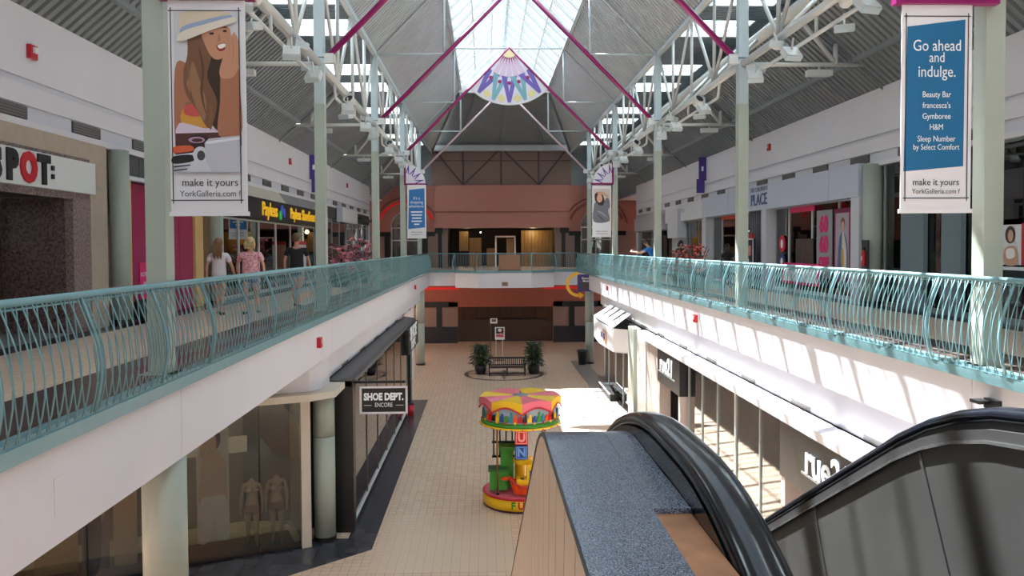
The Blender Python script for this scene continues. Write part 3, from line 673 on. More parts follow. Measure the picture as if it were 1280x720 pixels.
# quarter fans with zigzags above the far banners, and above the near ones (outside the frame)
pw, pv, pt, py, pp_ = (226,220,232), (112,96,176), (120,170,182), (222,212,150), (214,188,212)
for sd, xc in ((-1, -3.78), (1, 6.09)):
    for y, zz in ((9.42, 4.5), (37.46, 4.5)):
        t = thing('fan_panel', 'quarter circle zigzag panel with magenta edges over the %s %s banner' % ('nearest' if y < 20 else 'distant', 'left' if sd < 0 else 'right'), 'decor panel', (xc, y, zz), 'quarter fan panels above the banners')
        pts = [(xc, y, zz)]+[(xc-sd*.95*math.sin(math.pi/2*k/12), y, zz+.95*math.cos(math.pi/2*k/12)) for k in range(13)]
        MB().prism(pts, (0,.02,0)).build('panel', mat('fan_white', pw, .6), t)
        zg = MB(); P = lambda a, r: (xc-sd*r*math.sin(a), y-.008, zz+r*math.cos(a))
        for k in range(4):
            a = .2+k*.39; zg.prism([P(a-.16,.5),P(a,.92),P(a+.04,.84),P(a-.08,.5)], (0,.006,0)); zg.prism([P(a,.92),P(a+.2,.5),P(a+.1,.5),P(a-.03,.84)], (0,.006,0))
        zg.build('zigzag', mat('fan_violet', (88,70,160), .5), t)
        MB().box(min(xc,xc-sd*1.05),max(xc,xc-sd*1.05),y-.04,y+.06,zz-.06,zz+.02).box(xc-.04,xc+.04,y-.04,y+.06,zz-.06,zz+.98).build('edge_bar', purple, t)
        MB().tube([pts[k] for k in range(1,14)], .02, 5).build('rim', steel, t)
# big suspended fan below the ridge
t = thing('fan_panel', 'large fan-shaped zigzag panel hanging below the ridge at the far end', 'decor panel', (CX,37.55,8.2))
RR = 2.62; ap = (CX, 10.85); P = lambda a, r: (ap[0]+r*math.sin(a), 37.5, ap[1]-r*math.cos(a))
h = math.radians(45)
MB().prism([P(0,0.001)]+[P(-h+2*h*k/24, RR) for k in range(25)], (0,.03,0)).build('panel', mat('fan_white'), t)
shp = []
Q = lambda a, r: (r*math.sin(a), r*math.cos(a))
for k in range(-2, 3):
    a = k*.26
    shp.append(([Q(a-.13, .75), Q(a-.09,1.45), Q(a,1.3), Q(a+.09,1.45), Q(a+.13,.75), Q(a, .35)], pp_, 0))
for k in (-3,-1.5,0,1.5,3):
    pass
for j, (a, c) in enumerate(((-.62,pv),(-.31,pt),(0,pv),(.31,pt),(.62,pv))):
    for s in (-1, 1):
        top = a+s*.19
        if abs(top) > .78: top = math.copysign(.77, top)
        shp.append(([Q(a-.03,RR*.96), Q(a+.03,RR*.96), Q(top+.1,1.3), Q(top-.1,1.3)], c, 0))
for a in (-.47,-.16,.16,.47): shp.append(([Q(a-.09,2.35),Q(a,2.55),Q(a+.09,2.35),Q(a,2.15)], py, 0))
for a in (-.62,-.31,0,.31,.62): shp.append((ell(*Q(a*.93,1.6),.09,.09), (150,30,96), 0))
for k in range(-3, 4): shp.append(([Q(k*.21-.07,.42),Q(k*.21,.78),Q(k*.21+.07,.42)], (150,30,96), 0))
shp.append(([(0,0)]+[Q(-h+2*h*k/8,.42) for k in range(9)], (232,214,170), 0))
picture('printed_zigzag', t, (CX-3, 37.5, 10.85-3), (6,0,0), (0,0,3), shp, (-3,0,3,3), label='violet and turquoise zigzag print')
MB().tube([P(-h+2*h*k/24, RR) for k in range(25)], .03, 5).build('rim', steel, t)
MB().tube([(CX-2.62*.72,37.48,10.85-2.62*.72),(CX,37.48,10.9),(CX+2.62*.72,37.48,10.85-2.62*.72)], .05, 6).build('edge_pipe', purple, t)
# purple pennants on the upper walls
for X, sd, y in ((WL, -1, 33.0), (WR, 1, 34.1)):
    t = thing('pennant', 'narrow purple pennant sign on the %s upper wall' % ('left' if sd < 0 else 'right'), 'sign', (X, y, 3.85))
    B(min(X-sd*.03,X-sd*.35), max(X-sd*.03,X-sd*.35), y, y+.04, 4.35, 5.35).build('upper_panel', mat('purple_sign', (78,58,140), .5), t)
    B(min(X-sd*.1,X-sd*.45), max(X-sd*.1,X-sd*.45), y, y+.04, 3.8, 4.4).build('lower_panel', mat('purple_sign'), t)
    B(min(X-sd*.15,X-sd*.24), max(X-sd*.15,X-sd*.24), y-.01, y, 4.75, 4.95).build('symbol', mat('print_white'), t); B(min(X,X-sd*.1), max(X,X-sd*.1), y+.01, y+.03, 4.8, 4.86).build('arm', black, t)
# fire alarms
for x, y, z, lab in ((WL+.04,12.94,4.66,'red fire alarm box high on the near left wall'),(WL+.04,29.66,4.72,'red fire alarm box on the left upper wall behind the second column'),(WL+.04,41.8,4.77,'tiny far red fire alarm box on the left upper wall'),
                 (WR-.04,26.46,4.82,'red fire alarm box on the right upper wall'),(XL+.04,17.28,-.57,'red fire alarm on the left fascia near the front'),(XL+.04,40.8,-.56,'tiny red fire alarm at the far end of the left fascia'),
                 (XR-.04,22.33,-.58,'red fire alarm on the sunlit right fascia'),(XR-.04,38.66,-.56,'tiny red fire alarm at the far end of the right fascia')):
    sd = 1 if x > 1 else -1
    t = thing('fire_alarm', lab, 'alarm', (x, y, z), 'red fire alarms on the walls')
    B(x-.05,x+.05,y-.1,y+.1,z-.11,z+.11).build('housing', red, t); B(x-sd*.075-.02,x-sd*.075+.02,y-.05,y+.05,z-.02,z+.07).build('strobe', mat('strobe', (230,220,220), .3), t)
t = thing('wall_camera', 'small black bracket fitting on the near right fascia', 'fitting', (XR-.1,9.1,-.4))
MB().box(XR-.06,XR,9.0,9.25,-.46,-.34).build('back_box', black, t); MB().box(XR-.2,XR-.06,9.12,9.3,-.4,-.36).build('arm', black, t)
# ================================================================== ESCALATOR AND PARAPET
gran = mat('speckled_granite', (122,132,150), .22, var=1, scale=160, dark=(52,58,72))
nt = gran.node_tree
for n in nt.nodes:
    if n.type == 'TEX_NOISE': n.inputs['Scale'].default_value = 330; n.inputs['Detail'].default_value = 2
    if n.type == 'VALTORGB': n.color_ramp.elements[0].position = .42; n.color_ramp.elements[1].position = .62
lam = mat('beige_laminate', (232,206,182), .28, var=.06, scale=2, stretch=(1,1,4))
rubber = mat('black_rubber', (16,18,26), .16)
panelm = mat('dark_bronze_panel', (92,90,88), .34, metal=.5, var=.25, scale=2.2, bump=.02)
trimm = mat('dark_trim', (92,90,90), .3, metal=.6)
t30 = math.tan(math.radians(30))
def zd(y, z0=.89, yb=2.72):    # parapet top height, rounded into the slope
    if y < yb-.25: return z0
    if y > yb+.25: return z0-(y-yb)*t30
    u = (y-yb+.25); return z0-t30*u*u/1.0
ys = [-.4, .6, 1.2, 1.8, 2.3]+[2.47+.0625*i for i in range(9)]+[3.2, 4, 5, 6, 8, 10, 11.9]
esc = thing('escalator', 'escalator descending away from the camera, black handrails and dark bronze inner panels', 'escalator', (1.15, 2.4, 0))
t = thing('parapet', 'long granite-topped parapet with beige panel side beside the left handrail', 'parapet', (.3, 2, 0))
def strip(x0, x1, za, zb, ysq, name, m, par, lab=None):
    mb = MB(); vs = []
    for y in ysq: vs += [(x0,y,za(y)),(x1,y,za(y)),(x1,y,zb(y)),(x0,y,zb(y))]
    n = len(ysq); fs = []
    for i in range(n-1):
        for k in range(4): k2 = (k+1) % 4; fs.append((4*i+k, 4*i+k2, 4*i+4+k2, 4*i+4+k))
    fs += [(0,3,2,1), (4*n-4,4*n-3,4*n-2,4*n-1)]
    return mb.add(vs, fs).build(name, m, par, label=lab)
# laminate side boards with slanting joints
sl = lambda y: zd(y)-.014
strip(.197, .235, lambda y: max(ZL, -.95 if y < 2.2 else -.95-(y-2.2)*t30), sl, ys, 'side_backing', black, t)
yb_ = -.4
k = 0
pts_ = [-.4+.23*i for i in range(54)]
for a, b in zip(pts_[:-1], pts_[1:]):
    sh_ = .0
    def zb(y): return max(ZL, -.95 if y < 2.2 else -.95-(y-2.2)*t30)
    def top(y): return sl(y)
    a2, b2 = a+.007, b-.007
    dlt = .32   # boards lean
    lo = lambda y: (y+dlt)
    vs = [(.19,a2,top(a2)),(.19,(a2+b2)/2,top((a2+b2)/2)),(.19,b2,top(b2)),(.19,b2+dlt,zb(b2+dlt)),(.19,a2+dlt,zb(a2+dlt))]
    MB().prism(vs, (.006,0,0)).build('side_board', lam, t)
strip(.186, .19, lambda y: zd(y)-.014, lambda y: zd(y)-.004, ys, 'edge_strip', black, t)
# granite slabs (gap where one is missing)
def slab(x0, x1, a, b):
    y2 = [a]+[y for y in ys if a < y < b]+[b]
    strip(x0, x1, lambda y: zd(y)-.014, lambda y: zd(y), y2, 'granite_slab', gran, t)
cuts = [-.4, .55, 1.0, 1.42, 1.8, 2.2, 2.55, 2.95, 3.6, 4.4, 5.4, 6.6, 8, 9.6, 11.9]
for a, b in zip(cuts[:-1], cuts[1:]):
    slab(.19, .385, a+.001, b-.001)
    if not (a >= .5 and b <= 1.81): slab(.3865, .475, a+.001, b-.001)
B(.385, .475, .55, 1.8, .84, .878).build('exposed_board', mat('raw_board', (172,120,84), .7, var=.35, scale=9, bump=.2), t, label='bare brown board where a slab is missing')
B(.383, .386, .55, 1.8, .84, .876).build('slab_edge', black, t)
strip(.24, .475, lambda y: zd(y)-.3, lambda y: zd(y)-.06, ys, 'core', darkg, t)
# balustrades + handrails
def zh(y):   # handrail top: rises from the newel, level, then 30 degree descent
    if y < 1.95: return .965-.10*((1.95-y)/.5)**2
    if y < 2.15: return .965
    if y < 3.45: u = (y-2.15)/1.3; return .965-t30*1.3*u*u/2
    return .965-t30*1.3/2-(y-3.45)*t30
def zhr(y):
    if y < 2.25: return .985
    if y < 3.25: u = (y-2.25); return .985-t30*u*u/2
    return .985-t30/2-(y-3.25)*t30
def rail(xc, zf, ysq, w, nm):
    mb = MB(); vs = []; pr = [(-w,-.03),(-w,-.012),(-w*.82,0),(-w*.4,.008),(w*.4,.008),(w*.82,0),(w,-.012),(w,-.03),(w*.7,-.042),(-w*.7,-.042)]
    n = len(pr)
    for i, y in enumerate(ysq):
        y2 = ysq[min(i+1, len(ysq)-1)]; y1 = ysq[max(i-1, 0)]; tt = Vector((0, y2-y1, zf(y2)-zf(y1))).normalized(); nn = Vector((0,-tt.z,tt.y))
        c = Vector((xc, y, zf(y)-.008))
        vs += [c+Vector((px,0,0))+nn*pz for px, pz in pr]
    fs = [(i*n+k, i*n+(k+1) % n, (i+1)*n+(k+1) % n, (i+1)*n+k) for i in range(len(ysq)-1) for k in range(n)]
    fs += [tuple(range(n))[::-1], tuple((len(ysq)-1)*n+k for k in range(n))]
    return mb.add(vs, fs).build(nm, rubber, esc, True)
yl = [1.0+.1*i for i in range(30)]+[4.5,6,8,10,12]
def zhl(y):
    if y >= 1.15: return zh(y)
    return zh(1.15)-.45*(1.15-y)-(1.15-y)**2*2
rail(.53, lambda y: zhl(y)+.028, yl, .05, 'handrail')
yr = [-.6+.2*i for i in range(24)]+[4.3,5,6,8,10,12]
rail(1.745, zhr, yr, .045, 'handrail')
def wallstrip(x0, x1, zf, o0, o1, ysq, nm, m, lab=None): return strip(x0, x1, lambda y: zf(y)+o0, lambda y: zf(y)+o1, ysq, nm, m, esc, lab)
# left guide layers below the rail (towards the parapet) and inner panel
wallstrip(.476, .50, zhl, -.07, -.018, yl, 'rail_guide', blackg)
wallstrip(.50, .555, zhl, -.16, -.012, yl, 'rail_guide', trimm)
wallstrip(.55, .565, zhl, -.85, -.16, yl, 'inner_panel', panelm)
# right balustrade: guide, deck moulding, panels with seams
wallstrip(1.715, 1.775, zhr, -.075, -.04, yr, 'rail_guide', black)
wallstrip(1.69, 1.80, zhr, -.115, -.075, yr, 'deck_moulding', trimm, 'dark grey moulding under the right handrail')
wallstrip(1.685, 1.692, zhr, -.125, -.113, yr, 'bright_bead', mat('bead', (150,150,150), .25, metal=.8))
lean_ = lambda y: .5*max(0, min(1, (y-2.0)/.9))
seams = [-.6, .9, 2.0, 3.02, 4.0, 5.0, 6.0, 7.2, 8.4, 9.6, 12]
for a, b in zip(seams[:-1], seams[1:]):
    y2 = [a+.004]+[y for y in yr if a+.01 < y < b-.01]+[b-.004]
    # seams lean: lower edge shifts
    mb = MB(); n = len(y2)
    vs = []
    for y in y2: vs += [(1.70,y,zhr(y)-.12),(1.70,y-lean_(y)*.88,zhr(y)-1.0),(1.72,y-lean_(y)*.88,zhr(y)-1.0),(1.72,y,zhr(y)-.12)]
    fs = [(4*i+k, 4*i+(k+1) % 4, 4*i+4+(k+1) % 4, 4*i+4+k) for i in range(n-1) for k in range(4)]+[(0,3,2,1),(4*n-4,4*n-3,4*n-2,4*n-1)]
    mb.add(vs, fs).build('inner_panel', panelm, esc)
for y in seams[1:-1]: MB().obox((1.697,y-lean_(y)*.44,zhr(y)-.56),(.004,0,0),(0,.01,0),(0,lean_(y)*.44,.44)).build('seam_strip', trimm, esc)
wallstrip(1.76, 1.83, zhr, -1.6, -.115, yr, 'outer_cladding', lam)
# steps
stm = MB().box(.575,1.695,-.2,.2,-.23,0); 
for q in range(10): stm.box(.6+.11*q, .63+.11*q, -.19, .19, 0, .006)
stmesh = stm.mesh('step', mat('step_grey', (70,70,72), .4, metal=.5), (1.15, 0, 0))
y, z = 2.6, 0.0
while z > ZL+.1:
    o = bpy.data.objects.new('step', stmesh); C.objects.link(o); o.parent = esc; o.location = (0, y-2.4+.2, z-.001); y += .4; z -= .231
B(.565,1.705,1.1,2.5,.001,.02).build('landing_plate', trimm, esc)
B(.5,1.8,12.2,13.6,ZL,ZL+.02).build('landing_plate', trimm, esc)
# ================================================================== CAROUSEL
cx, cy = .93, 21.45; r = 1.04
t = thing('kiddie_carousel', 'small coin-operated carousel with pink and yellow canopy on the beige lower floor', 'carousel', (cx, cy, ZL))
yel, pinkc, redc = mat('toy_yellow', (244,196,20), .35), mat('toy_pink', (236,112,130), .35), mat('toy_red', (206,28,40), .35)
grn, blu, org, tur = mat('toy_green', (60,140,40), .35), mat('toy_blue', (30,70,160), .35), mat('toy_orange', (236,84,30), .35), mat('toy_turquoise', (40,140,150), .35)
MB().lathe(cx, cy, [(r-.03,ZL),(r-.03,ZL+.07)], 40).build('kick_ring', mat('dark_red', (70,10,14), .4), t)
MB().lathe(cx, cy, [(r,ZL+.07),(r,ZL+.34)], 40).build('base_ring', yel, t, True)
MB().lathe(cx, cy, [(r+.01,ZL+.34),(r+.01,ZL+.37),(r-.06,ZL+.375)], 40).build('base_rim', redc, t)
MB().lathe(cx, cy, [(r-.06,ZL+.37),(r-.06,ZL+.385)], 40).build('deck', pinkc, t)
for ch, a, m_ in (('F', -1.80, grn), ('U', -1.60, redc), ('N', -1.40, blu), ('K', -1.2, grn)):
    if ch == 'K': continue
    ux = (-math.sin(a), math.cos(a), 0); text(ch, (cx+(r+.005)*math.cos(a), cy+(r+.005)*math.sin(a), ZL+.21), .26, ux, (0,0,1), m_, t, .008, 1, bold=.008)
st = MB()
a = -2.2
for k in range(5): st.prism([(cx+(r+.004)*math.cos(a+.06*math.cos(b_)), cy+(r+.004)*math.sin(a+.06*math.cos(b_)), ZL+.2+.07*math.sin(b_)) for b_ in (k*1.257+1.57-.3, k*1.257+1.57, k*1.257+1.57+.3)], (0,-.004,0))
st.build('star', grn, t)
for a in (math.radians(x) for x in (222, 318, 42, 138)):
    MB().tube([(cx+.86*math.cos(a), cy+.86*math.sin(a), ZL+.38), (cx+.86*math.cos(a), cy+.86*math.sin(a), -3.2)], .022, 8).build('pole', mat('brass', (150,110,60), .3, metal=.6), t, True)
    MB().lathe(cx+.86*math.cos(a), cy+.86*math.sin(a), [(.06,ZL+.38),(.025,ZL+.44)], 10).build('pole_foot', black, t)
# canopy: eight wedges, scalloped drum
N = 8; zt = -2.62
off = math.radians(-90)
cr_ = 1.12
for k in range(N):
    a0 = off+2*math.pi*k/N-2*math.pi/N*0; a1 = a0+2*math.pi/N
    n = 8; rim = []; 
    for q in range(n+1):
        a = a0+(a1-a0)*q/n; rr = cr_*(1-.06*math.sin(math.pi*q/n)); rim.append((cx+rr*math.cos(a), cy+rr*math.sin(a)))
    mb = MB(); ap = (cx, cy, zt+.07)
    top_ = [(x, y, zt+.02+.06*math.sin(math.pi*q/n)) for q, (x, y) in enumerate(rim)]
    low_ = [(x, y, zt-.1-(.0 if q not in (0, n) else 0)+(.16*math.sin(math.pi*q/n)-.16)) for q, (x, y) in enumerate(rim)]
    vs = [ap]+top_+low_
    fs = [(0, 1+q, 2+q) for q in range(n)]+[(1+q, n+2+q, n+3+q, 2+q) for q in range(n)]
    mb.add(vs, fs).build('canopy_wedge', yel if k % 2 else pinkc, t)
    MB().tube([(x*1.0+.012*math.cos(a0), y, z) for x, y, z in low_], .022, 6).build('red_piping', redc, t)
MB().lathe(cx, cy, [(cr_-.1,-3.22),(cr_-.1,zt-.02)], 40).build('drum', mat('pale_sky', (170,184,196), .5), t, True)
MB().lathe(cx, cy, [(cr_-.1,-3.27),(cr_-.04,-3.25),(cr_-.04,-3.2),(cr_-.1,-3.14)], 40).build('green_band', grn, t, True)
MB().lathe(cx, cy, [(cr_-.07,-3.32),(cr_-.02,-3.3),(cr_-.02,-3.26)], 40).build('yellow_band', yel, t, True)
for k in range(24):   # bulbs
    a = 2*math.pi*k/24; MB().ball((cx+(cr_-.01)*math.cos(a), cy+(cr_-.01)*math.sin(a), -3.29), (.018,.018,.018), 6).build('bulb', redc, t)
# toy train painted cut-outs around the drum
cols = [yel, redc, tur, blu, black, org, grn]
for k in range(26):
    a = math.radians(180+7*k+3); rr = cr_-.08; m_ = cols[(k*3) % 7]; ux = Vector((-math.sin(a), math.cos(a), 0)); nr_ = Vector((math.cos(a), math.sin(a), 0))
    hh = .08+.05*((k*5) % 3); c = Vector((cx, cy, -3.14+hh))+nr_*rr
    c.z = -3.06; MB().obox(c, ux*.058, nr_*.012, (0,0,.045)).obox(c+ux*.02+Vector((0,0,.045+hh*.5)), ux*.03, nr_*.012, (0,0,hh*.5)).obox(c-ux*.035+Vector((0,0,.075)), ux*.012, nr_*.012, (0,0,.03)).build('toy_train_cutout', m_, t)
    if k % 2: MB().lathe(0,0,[(.04,0),(.04,.02)],10).build('x', m_, t) if False else MB().ball((c.x+nr_.x*.02, c.y+nr_.y*.02, -3.12), (.035,.035,.035), 8).build('toy_wheel', redc if k % 4 == 1 else yel, t)
MB().box(cx-.02,cx+.02,cy-.02,cy+.02,zt+.09,zt+.17).lathe(cx,cy,[(.3,zt+.05),(.02,zt+.12)],12).build('cap', mat('cap_grey', (120,124,130), .4), t)
MB().lathe(cx, cy, [(.16,ZL+.38),(.16,-3.2)], 16).build('centre_column', yel, t)
# blocks U and N
for ch, z, m_, m2 in (('U', -3.58, redc, mat('light_pink', (244,170,170), .4)), ('N', -3.98, blu, mat('light_blue', (120,170,230), .4))):
    b = B(cx-.17, cx+.17, cy-.68, cy-.34, z-.18, z+.18).build('letter_block', m_, t, label='toy letter block %s' % ch)
    MB().box(cx-.15,cx+.15,cy-.685,cy-.68,z-.16,z-.14).box(cx-.15,cx+.15,cy-.685,cy-.68,z+.14,z+.16).box(cx-.15,cx-.13,cy-.685,cy-.68,z-.16,z+.16).box(cx+.13,cx+.15,cy-.685,cy-.68,z-.16,z+.16).build('block_edge', m2, b)
    text(ch, (cx, cy-.69, z), .3, (1,0,0), (0,0,1), m2, b, .01, 1, bold=.012)
# rear dark fence
for k in range(6): MB().box(cx-.75+.17*k, cx-.71+.17*k, cy+.2, cy+.24, -4.3, -3.45).build('fence_bar', black, t)
for z in (-3.5,-3.9,-4.3): B(cx-.78,cx+.2,cy+.19,cy+.25,z-.03,z+.03).build('fence_rail', black, t)
# green train car seat
g = MB().box(cx-.85,cx-.38,cy-.55,cy-.15,ZL+.5,ZL+1.02).box(cx-.55,cx-.2,cy-.3,cy+.2,ZL+.5,ZL+1.55).box(cx-.6,cx-.15,cy-.34,cy+.24,ZL+1.5,ZL+1.58); g.build('green_car', grn, t)
B(cx-.89,cx-.34,cy-.58,cy-.12,ZL+1.0,ZL+1.06).build('green_car_rim', mat('toy_green_dark', (40,104,34), .35), t)
MB().lathe(cx-.42, cy-.56, [(.02,ZL+.78),(.13,ZL+.8),(.13,ZL+.84),(.02,ZL+.86)], 14).build('car_knob', org, t)
# red boat with yellow cabin
hull = MB(); vs = []
for (yy, w, zz) in ((-.92,.03,.92),(-.75,.18,.8),(-.5,.3,.72),(-.1,.34,.68),(.3,.32,.7)):
    for (f, z) in ((.35,.42),(.8,.5),(1,zz)): vs += [(cx-.02+.62*(-yy-.4)*-1*0+ -w*f+.12, 0, 0)]
def hullpts(u):   # along x
    return u
sec = [(-.42,.04,.88),(-.32,.17,.78),(-.1,.26,.7),(.2,.29,.68),(.5,.24,.7)]
vs = []; bx_, by_ = cx+.08, cy-.68
for x, w, zt_ in sec:
    vs += [(bx_+x*1.0, by_-w, ZL+zt_), (bx_+x*.8+.04, by_-w*.6, ZL+.45), (bx_+x*.8+.04, by_+w*.6, ZL+.45), (bx_+x, by_+w, ZL+zt_)]
fs = [(4*i+k, 4*i+(k+1) % 4, 4*i+4+(k+1) % 4, 4*i+4+k) for i in range(4) for k in range(4)]+[(0,3,2,1),(16,17,18,19)]
hull.add(vs, fs).build('boat_hull', org, t)
rimp = [(bx_+x, by_-w, ZL+z) for x, w, z in sec]; MB().tube(rimp, .025, 6).tube([(bx_+x, by_+w, ZL+z) for x, w, z in sec], .025, 6).build('boat_rim', redc, t)
MB().box(bx_-.22,bx_+.12,by_-.15,by_+.15,ZL+.7,ZL+.86).box(bx_+.05,bx_+.4,by_-.16,by_+.18,ZL+.7,ZL+1.25).build('boat_cabin', yel, t)
MB().box(bx_-.12,bx_-.02,by_-.155,by_-.1,ZL+.86,ZL+.9).build('boat_detail', black, t)
MB().box(bx_+.12,bx_+.2,by_-.165,by_-.16,ZL+.9,ZL+1.1).build('boat_window', blu, t)
MB().lathe(cx+.05, cy-.4, [(.26,ZL+1.2),(.28,ZL+1.3),(.22,ZL+1.36)], 16).build('yellow_seat', yel, t)
MB().lathe(cx+.05, cy-.5, [(.1,ZL+1.36),(.12,ZL+1.4)], 12).build('red_button', redc, t)
# ================================================================== BENCH, PLANTERS, SIGNS ON LOWER FLOOR
blk = mat('black_brown_wood', (30,24,26), .45)
t = thing('bench', 'dark slatted bench between two potted plants on the lower floor', 'bench', (1.15,42.7,ZL))
x0, x1, y = .17, 2.12, 42.6
for x in (x0, (x0+x1)/2, x1): B(x-.035,x+.035,y,y+.07,ZL,ZL+.44).build('leg', blk, t)
for x in (x0, x1): B(x-.035,x+.035,y+.5,y+.57,ZL,ZL+.92).build('leg', blk, t)
B(x0,x1,y+.03,y+.06,ZL+.12,ZL+.17).build('stretcher', blk, t)
for q in range(5): B(x0-.03,x1+.03,y+.0+.11*q,y+.09+.11*q,ZL+.44,ZL+.475).build('seat_slat', blk, t)
B(x0-.05,x1+.05,y+.52,y+.57,ZL+.86,ZL+.96).build('top_rail', blk, t); B(x0,x1,y+.52,y+.57,ZL+.5,ZL+.56).build('lower_rail', blk, t)
for q in range(17): B(x0+.08+.112*q,x0+.125+.112*q,y+.53,y+.56,ZL+.56,ZL+.86).build('back_slat', blk, t)
for x in (x0, x1): B(x-.04,x+.04,y-.02,y+.55,ZL+.66,ZL+.7).build('armrest', blk, t); B(x-.03,x+.03,y,y+.06,ZL+.44,ZL+.66).build('arm_post', blk, t)
leafm = mat('dark_leaf', (40,66,36), .4, var=.4, scale=6); potm = mat('dark_pot', (30,28,32), .3)
def leaf(mb, base, d, L, w, m=0, droop=.4):
    d = Vector(d).normalized(); s = d.cross(Vector((0,0,1))); s = s.normalized() if s.length > .01 else Vector((1,0,0))
    b = Vector(base); p1 = b+d*L*.5+Vector((0,0,.02)); p2 = b+d*L+Vector((0,0,-droop*L))
    mb.add([b, p1-s*w, p1+s*w, p2, p1+Vector((0,0,.03))], [(0,1,4),(0,4,2),(1,3,4),(4,3,2)], m)
def plant(px, py, z, h, r, label, nleaf=150, mats=None, L=.38, w=.04, pot=(.34,.5), gname=None):
    t = thing('potted_plant', label, 'plant', (px,py,z), gname)
    MB().lathe(px,py,[(pot[0]*.75,z),(pot[0],z+pot[1]*.6),(pot[0]*.98,z+pot[1]),(pot[0]*.86,z+pot[1]),(pot[0]*.84,z+pot[1]-.05)],20).build('pot', potm, t, True)
    st = MB(); lf_ = MB(); nst = 7
    for k in range(nst):
        a = 2*math.pi*k/nst; top = (px+r*.45*math.cos(a), py+r*.45*math.sin(a), z+h*random.uniform(.75,.98)); st.tube([(px+.05*math.cos(a),py+.05*math.sin(a),z+pot[1]-.05), top], .012, 5)
    st.build('stem', mat('stem_brown', (70,56,40), .6), t)
    for i in range(nleaf):
        u = random.random(); zz = z+pot[1]+(h-pot[1])*u; a = random.random()*6.28; rr = r*.5*random.random()*(1-.4*u)
        leaf(lf_, (px+rr*math.cos(a), py+rr*math.sin(a), zz-.1), (math.cos(a), math.sin(a), random.uniform(.1,1.1)), L*random.uniform(.7,1.2), w*random.uniform(.8,1.3), 0 if not mats else random.randrange(len(mats)), random.uniform(.1,.6))
    o = lf_.build('foliage', mats or leafm, t); o['kind'] = 'stuff'
plant(-.3, 43.35, ZL, 1.62, 1.0, 'leafy dark green potted plant at the left end of the bench', 520, gname='potted plants by the bench')
plant(2.62, 43.25, ZL, 1.75, .95, 'leafy dark green potted plant at the right end of the bench', 520, gname='potted plants by the bench')
t = thing('plant_pot', 'empty dark round pot beside the far right round column', 'pot', (5.72,46.5,ZL))
MB().lathe(5.72,46.5,[(.22,ZL),(.3,ZL+.75),(.35,ZL+.78),(.35,ZL+.86),(.29,ZL+.86),(.27,ZL+.7)],20).build('pot', mat('dark_green_pot', (24,32,30), .4), t, True); B(5.5,5.94,46.3,46.7,ZL,ZL+.02).build('saucer', black, t)
t = thing('floor_sign', 'white and red poster sign on two legs behind the bench', 'sign', (.87,48.5,ZL))
B(.56,1.16,48.48,48.52,-4.25+.02,-3.45).build('frame', mat('sign_white', (230,226,222), .5), t)
picture('printed_poster', t, (.6,48.48,-4.12), (.52,0,0), (0,0,.64), [([(5,5),(95,5),(95,60),(5,60)], (60,56,60), 0), (ell(50,25,22,16), (225,220,215), 1), ([(45,60),(60,35),(80,60)], (200,40,50), 0), ([(5,66),(95,66),(95,92),(5,92)], (210,90,90), 0)], (0,0,100,100))
for x in (.62, 1.02): B(x-.02,x+.02,48.49,48.53,ZL,-4.23).build('leg', steel, t)
B(.5,1.2,48.3,48.7,ZL,ZL+.03).build('base', darkg, t)
t = thing('pole_sign', 'small white sign on a thin tall pole behind the bench', 'sign', (.3,49.5,ZL))
MB().tube([(.3,49.5,ZL),(.3,49.5,-3.0)], .02, 6).build('pole', mat('pole_brown', (90,74,66), .4), t); B(.28,.72,49.48,49.52,-3.32,-3.0).build('frame', mat('sign_white'), t); B(.35,.65,49.47,49.48,-3.22,-3.05).build('panel', mat('sign_brown', (120,90,70), .5), t); MB().lathe(.3,49.5,[(.15,ZL),(.14,ZL+.03)],14).build('base', darkg, t)
# purple arrow sign at the far right fascia corner
t = thing('hanging_sign', 'purple box sign with a curved yellow arrow at the far end of the right fascia', 'sign', (5.9,45.9,-1.13))
B(5.38,6.36,45.8,46.0,-1.13,-.14).build('box', mat('purple_sign_box', (60,40,110), .45), t)
B(5.56,6.18,45.79,45.8,-1.0,-.3).build('dark_panel', mat('sign_slate', (54,50,56), .5), t)
for s, z in (('Bounce', -.36), ('Mode', -.52)): text(s, (5.87,45.78,z), .17, (1,0,0), (0,0,1), mat('print_white'), t, .002, 1, bold=.004)
ar = MB(); n = 16; ac = (5.42, -.72); P = lambda a, r: (ac[0]+r*math.cos(a), 45.82, ac[1]+r*math.sin(a))
for k in range(n):
    a, b = math.radians(88+185*k/n), math.radians(88+185*(k+1)/n); ar.prism([P(a,.55),P(a,.73),P(b,.73),P(b,.55)], (0,.06,0))
e = math.radians(275); ar.prism([P(e,.45),P(e,.85),(ac[0]+.34,45.82,ac[1]-.62)], (0,.06,0)); ar.build('arrow', mat('arrow_yellow', (240,176,30), .4), t)
# ================================================================== SHOPS
sdark, sgrey = mat('shop_dark'), mat('shop_grey', (120,118,118), .6)
stone = mat('beige_stone', (176,160,142), .55, var=.08, scale=6)
granr = mat('red_brown_granite', (120,98,94), .25, var=.6, scale=22, dark=(66,50,50))
granl = mat('pink_granite', (150,132,126), .25, var=.45, scale=24, dark=(104,86,82))
frame_w = mat('white_frame', (214,212,206), .4); alu = mat('aluminium', (150,156,156), .35, metal=.5)
def bxx(sd, X, d0, d1, y0, y1, z0, z1, m=0):
    xs = sorted((X+sd*d0, X+sd*d1)); return MB().box(xs[0], xs[1], y0, y1, z0, z1, m)
def lamp(x, y, z, e, col=(1,.85,.65), r=.12):
    l = bpy.data.lights.new('shop_lamp', 'POINT'); l.energy = e; l.color = col; l.shadow_soft_size = r
    o = bpy.data.objects.new('shop_lamp', l); C.objects.link(o); o.location = (x, y, z)
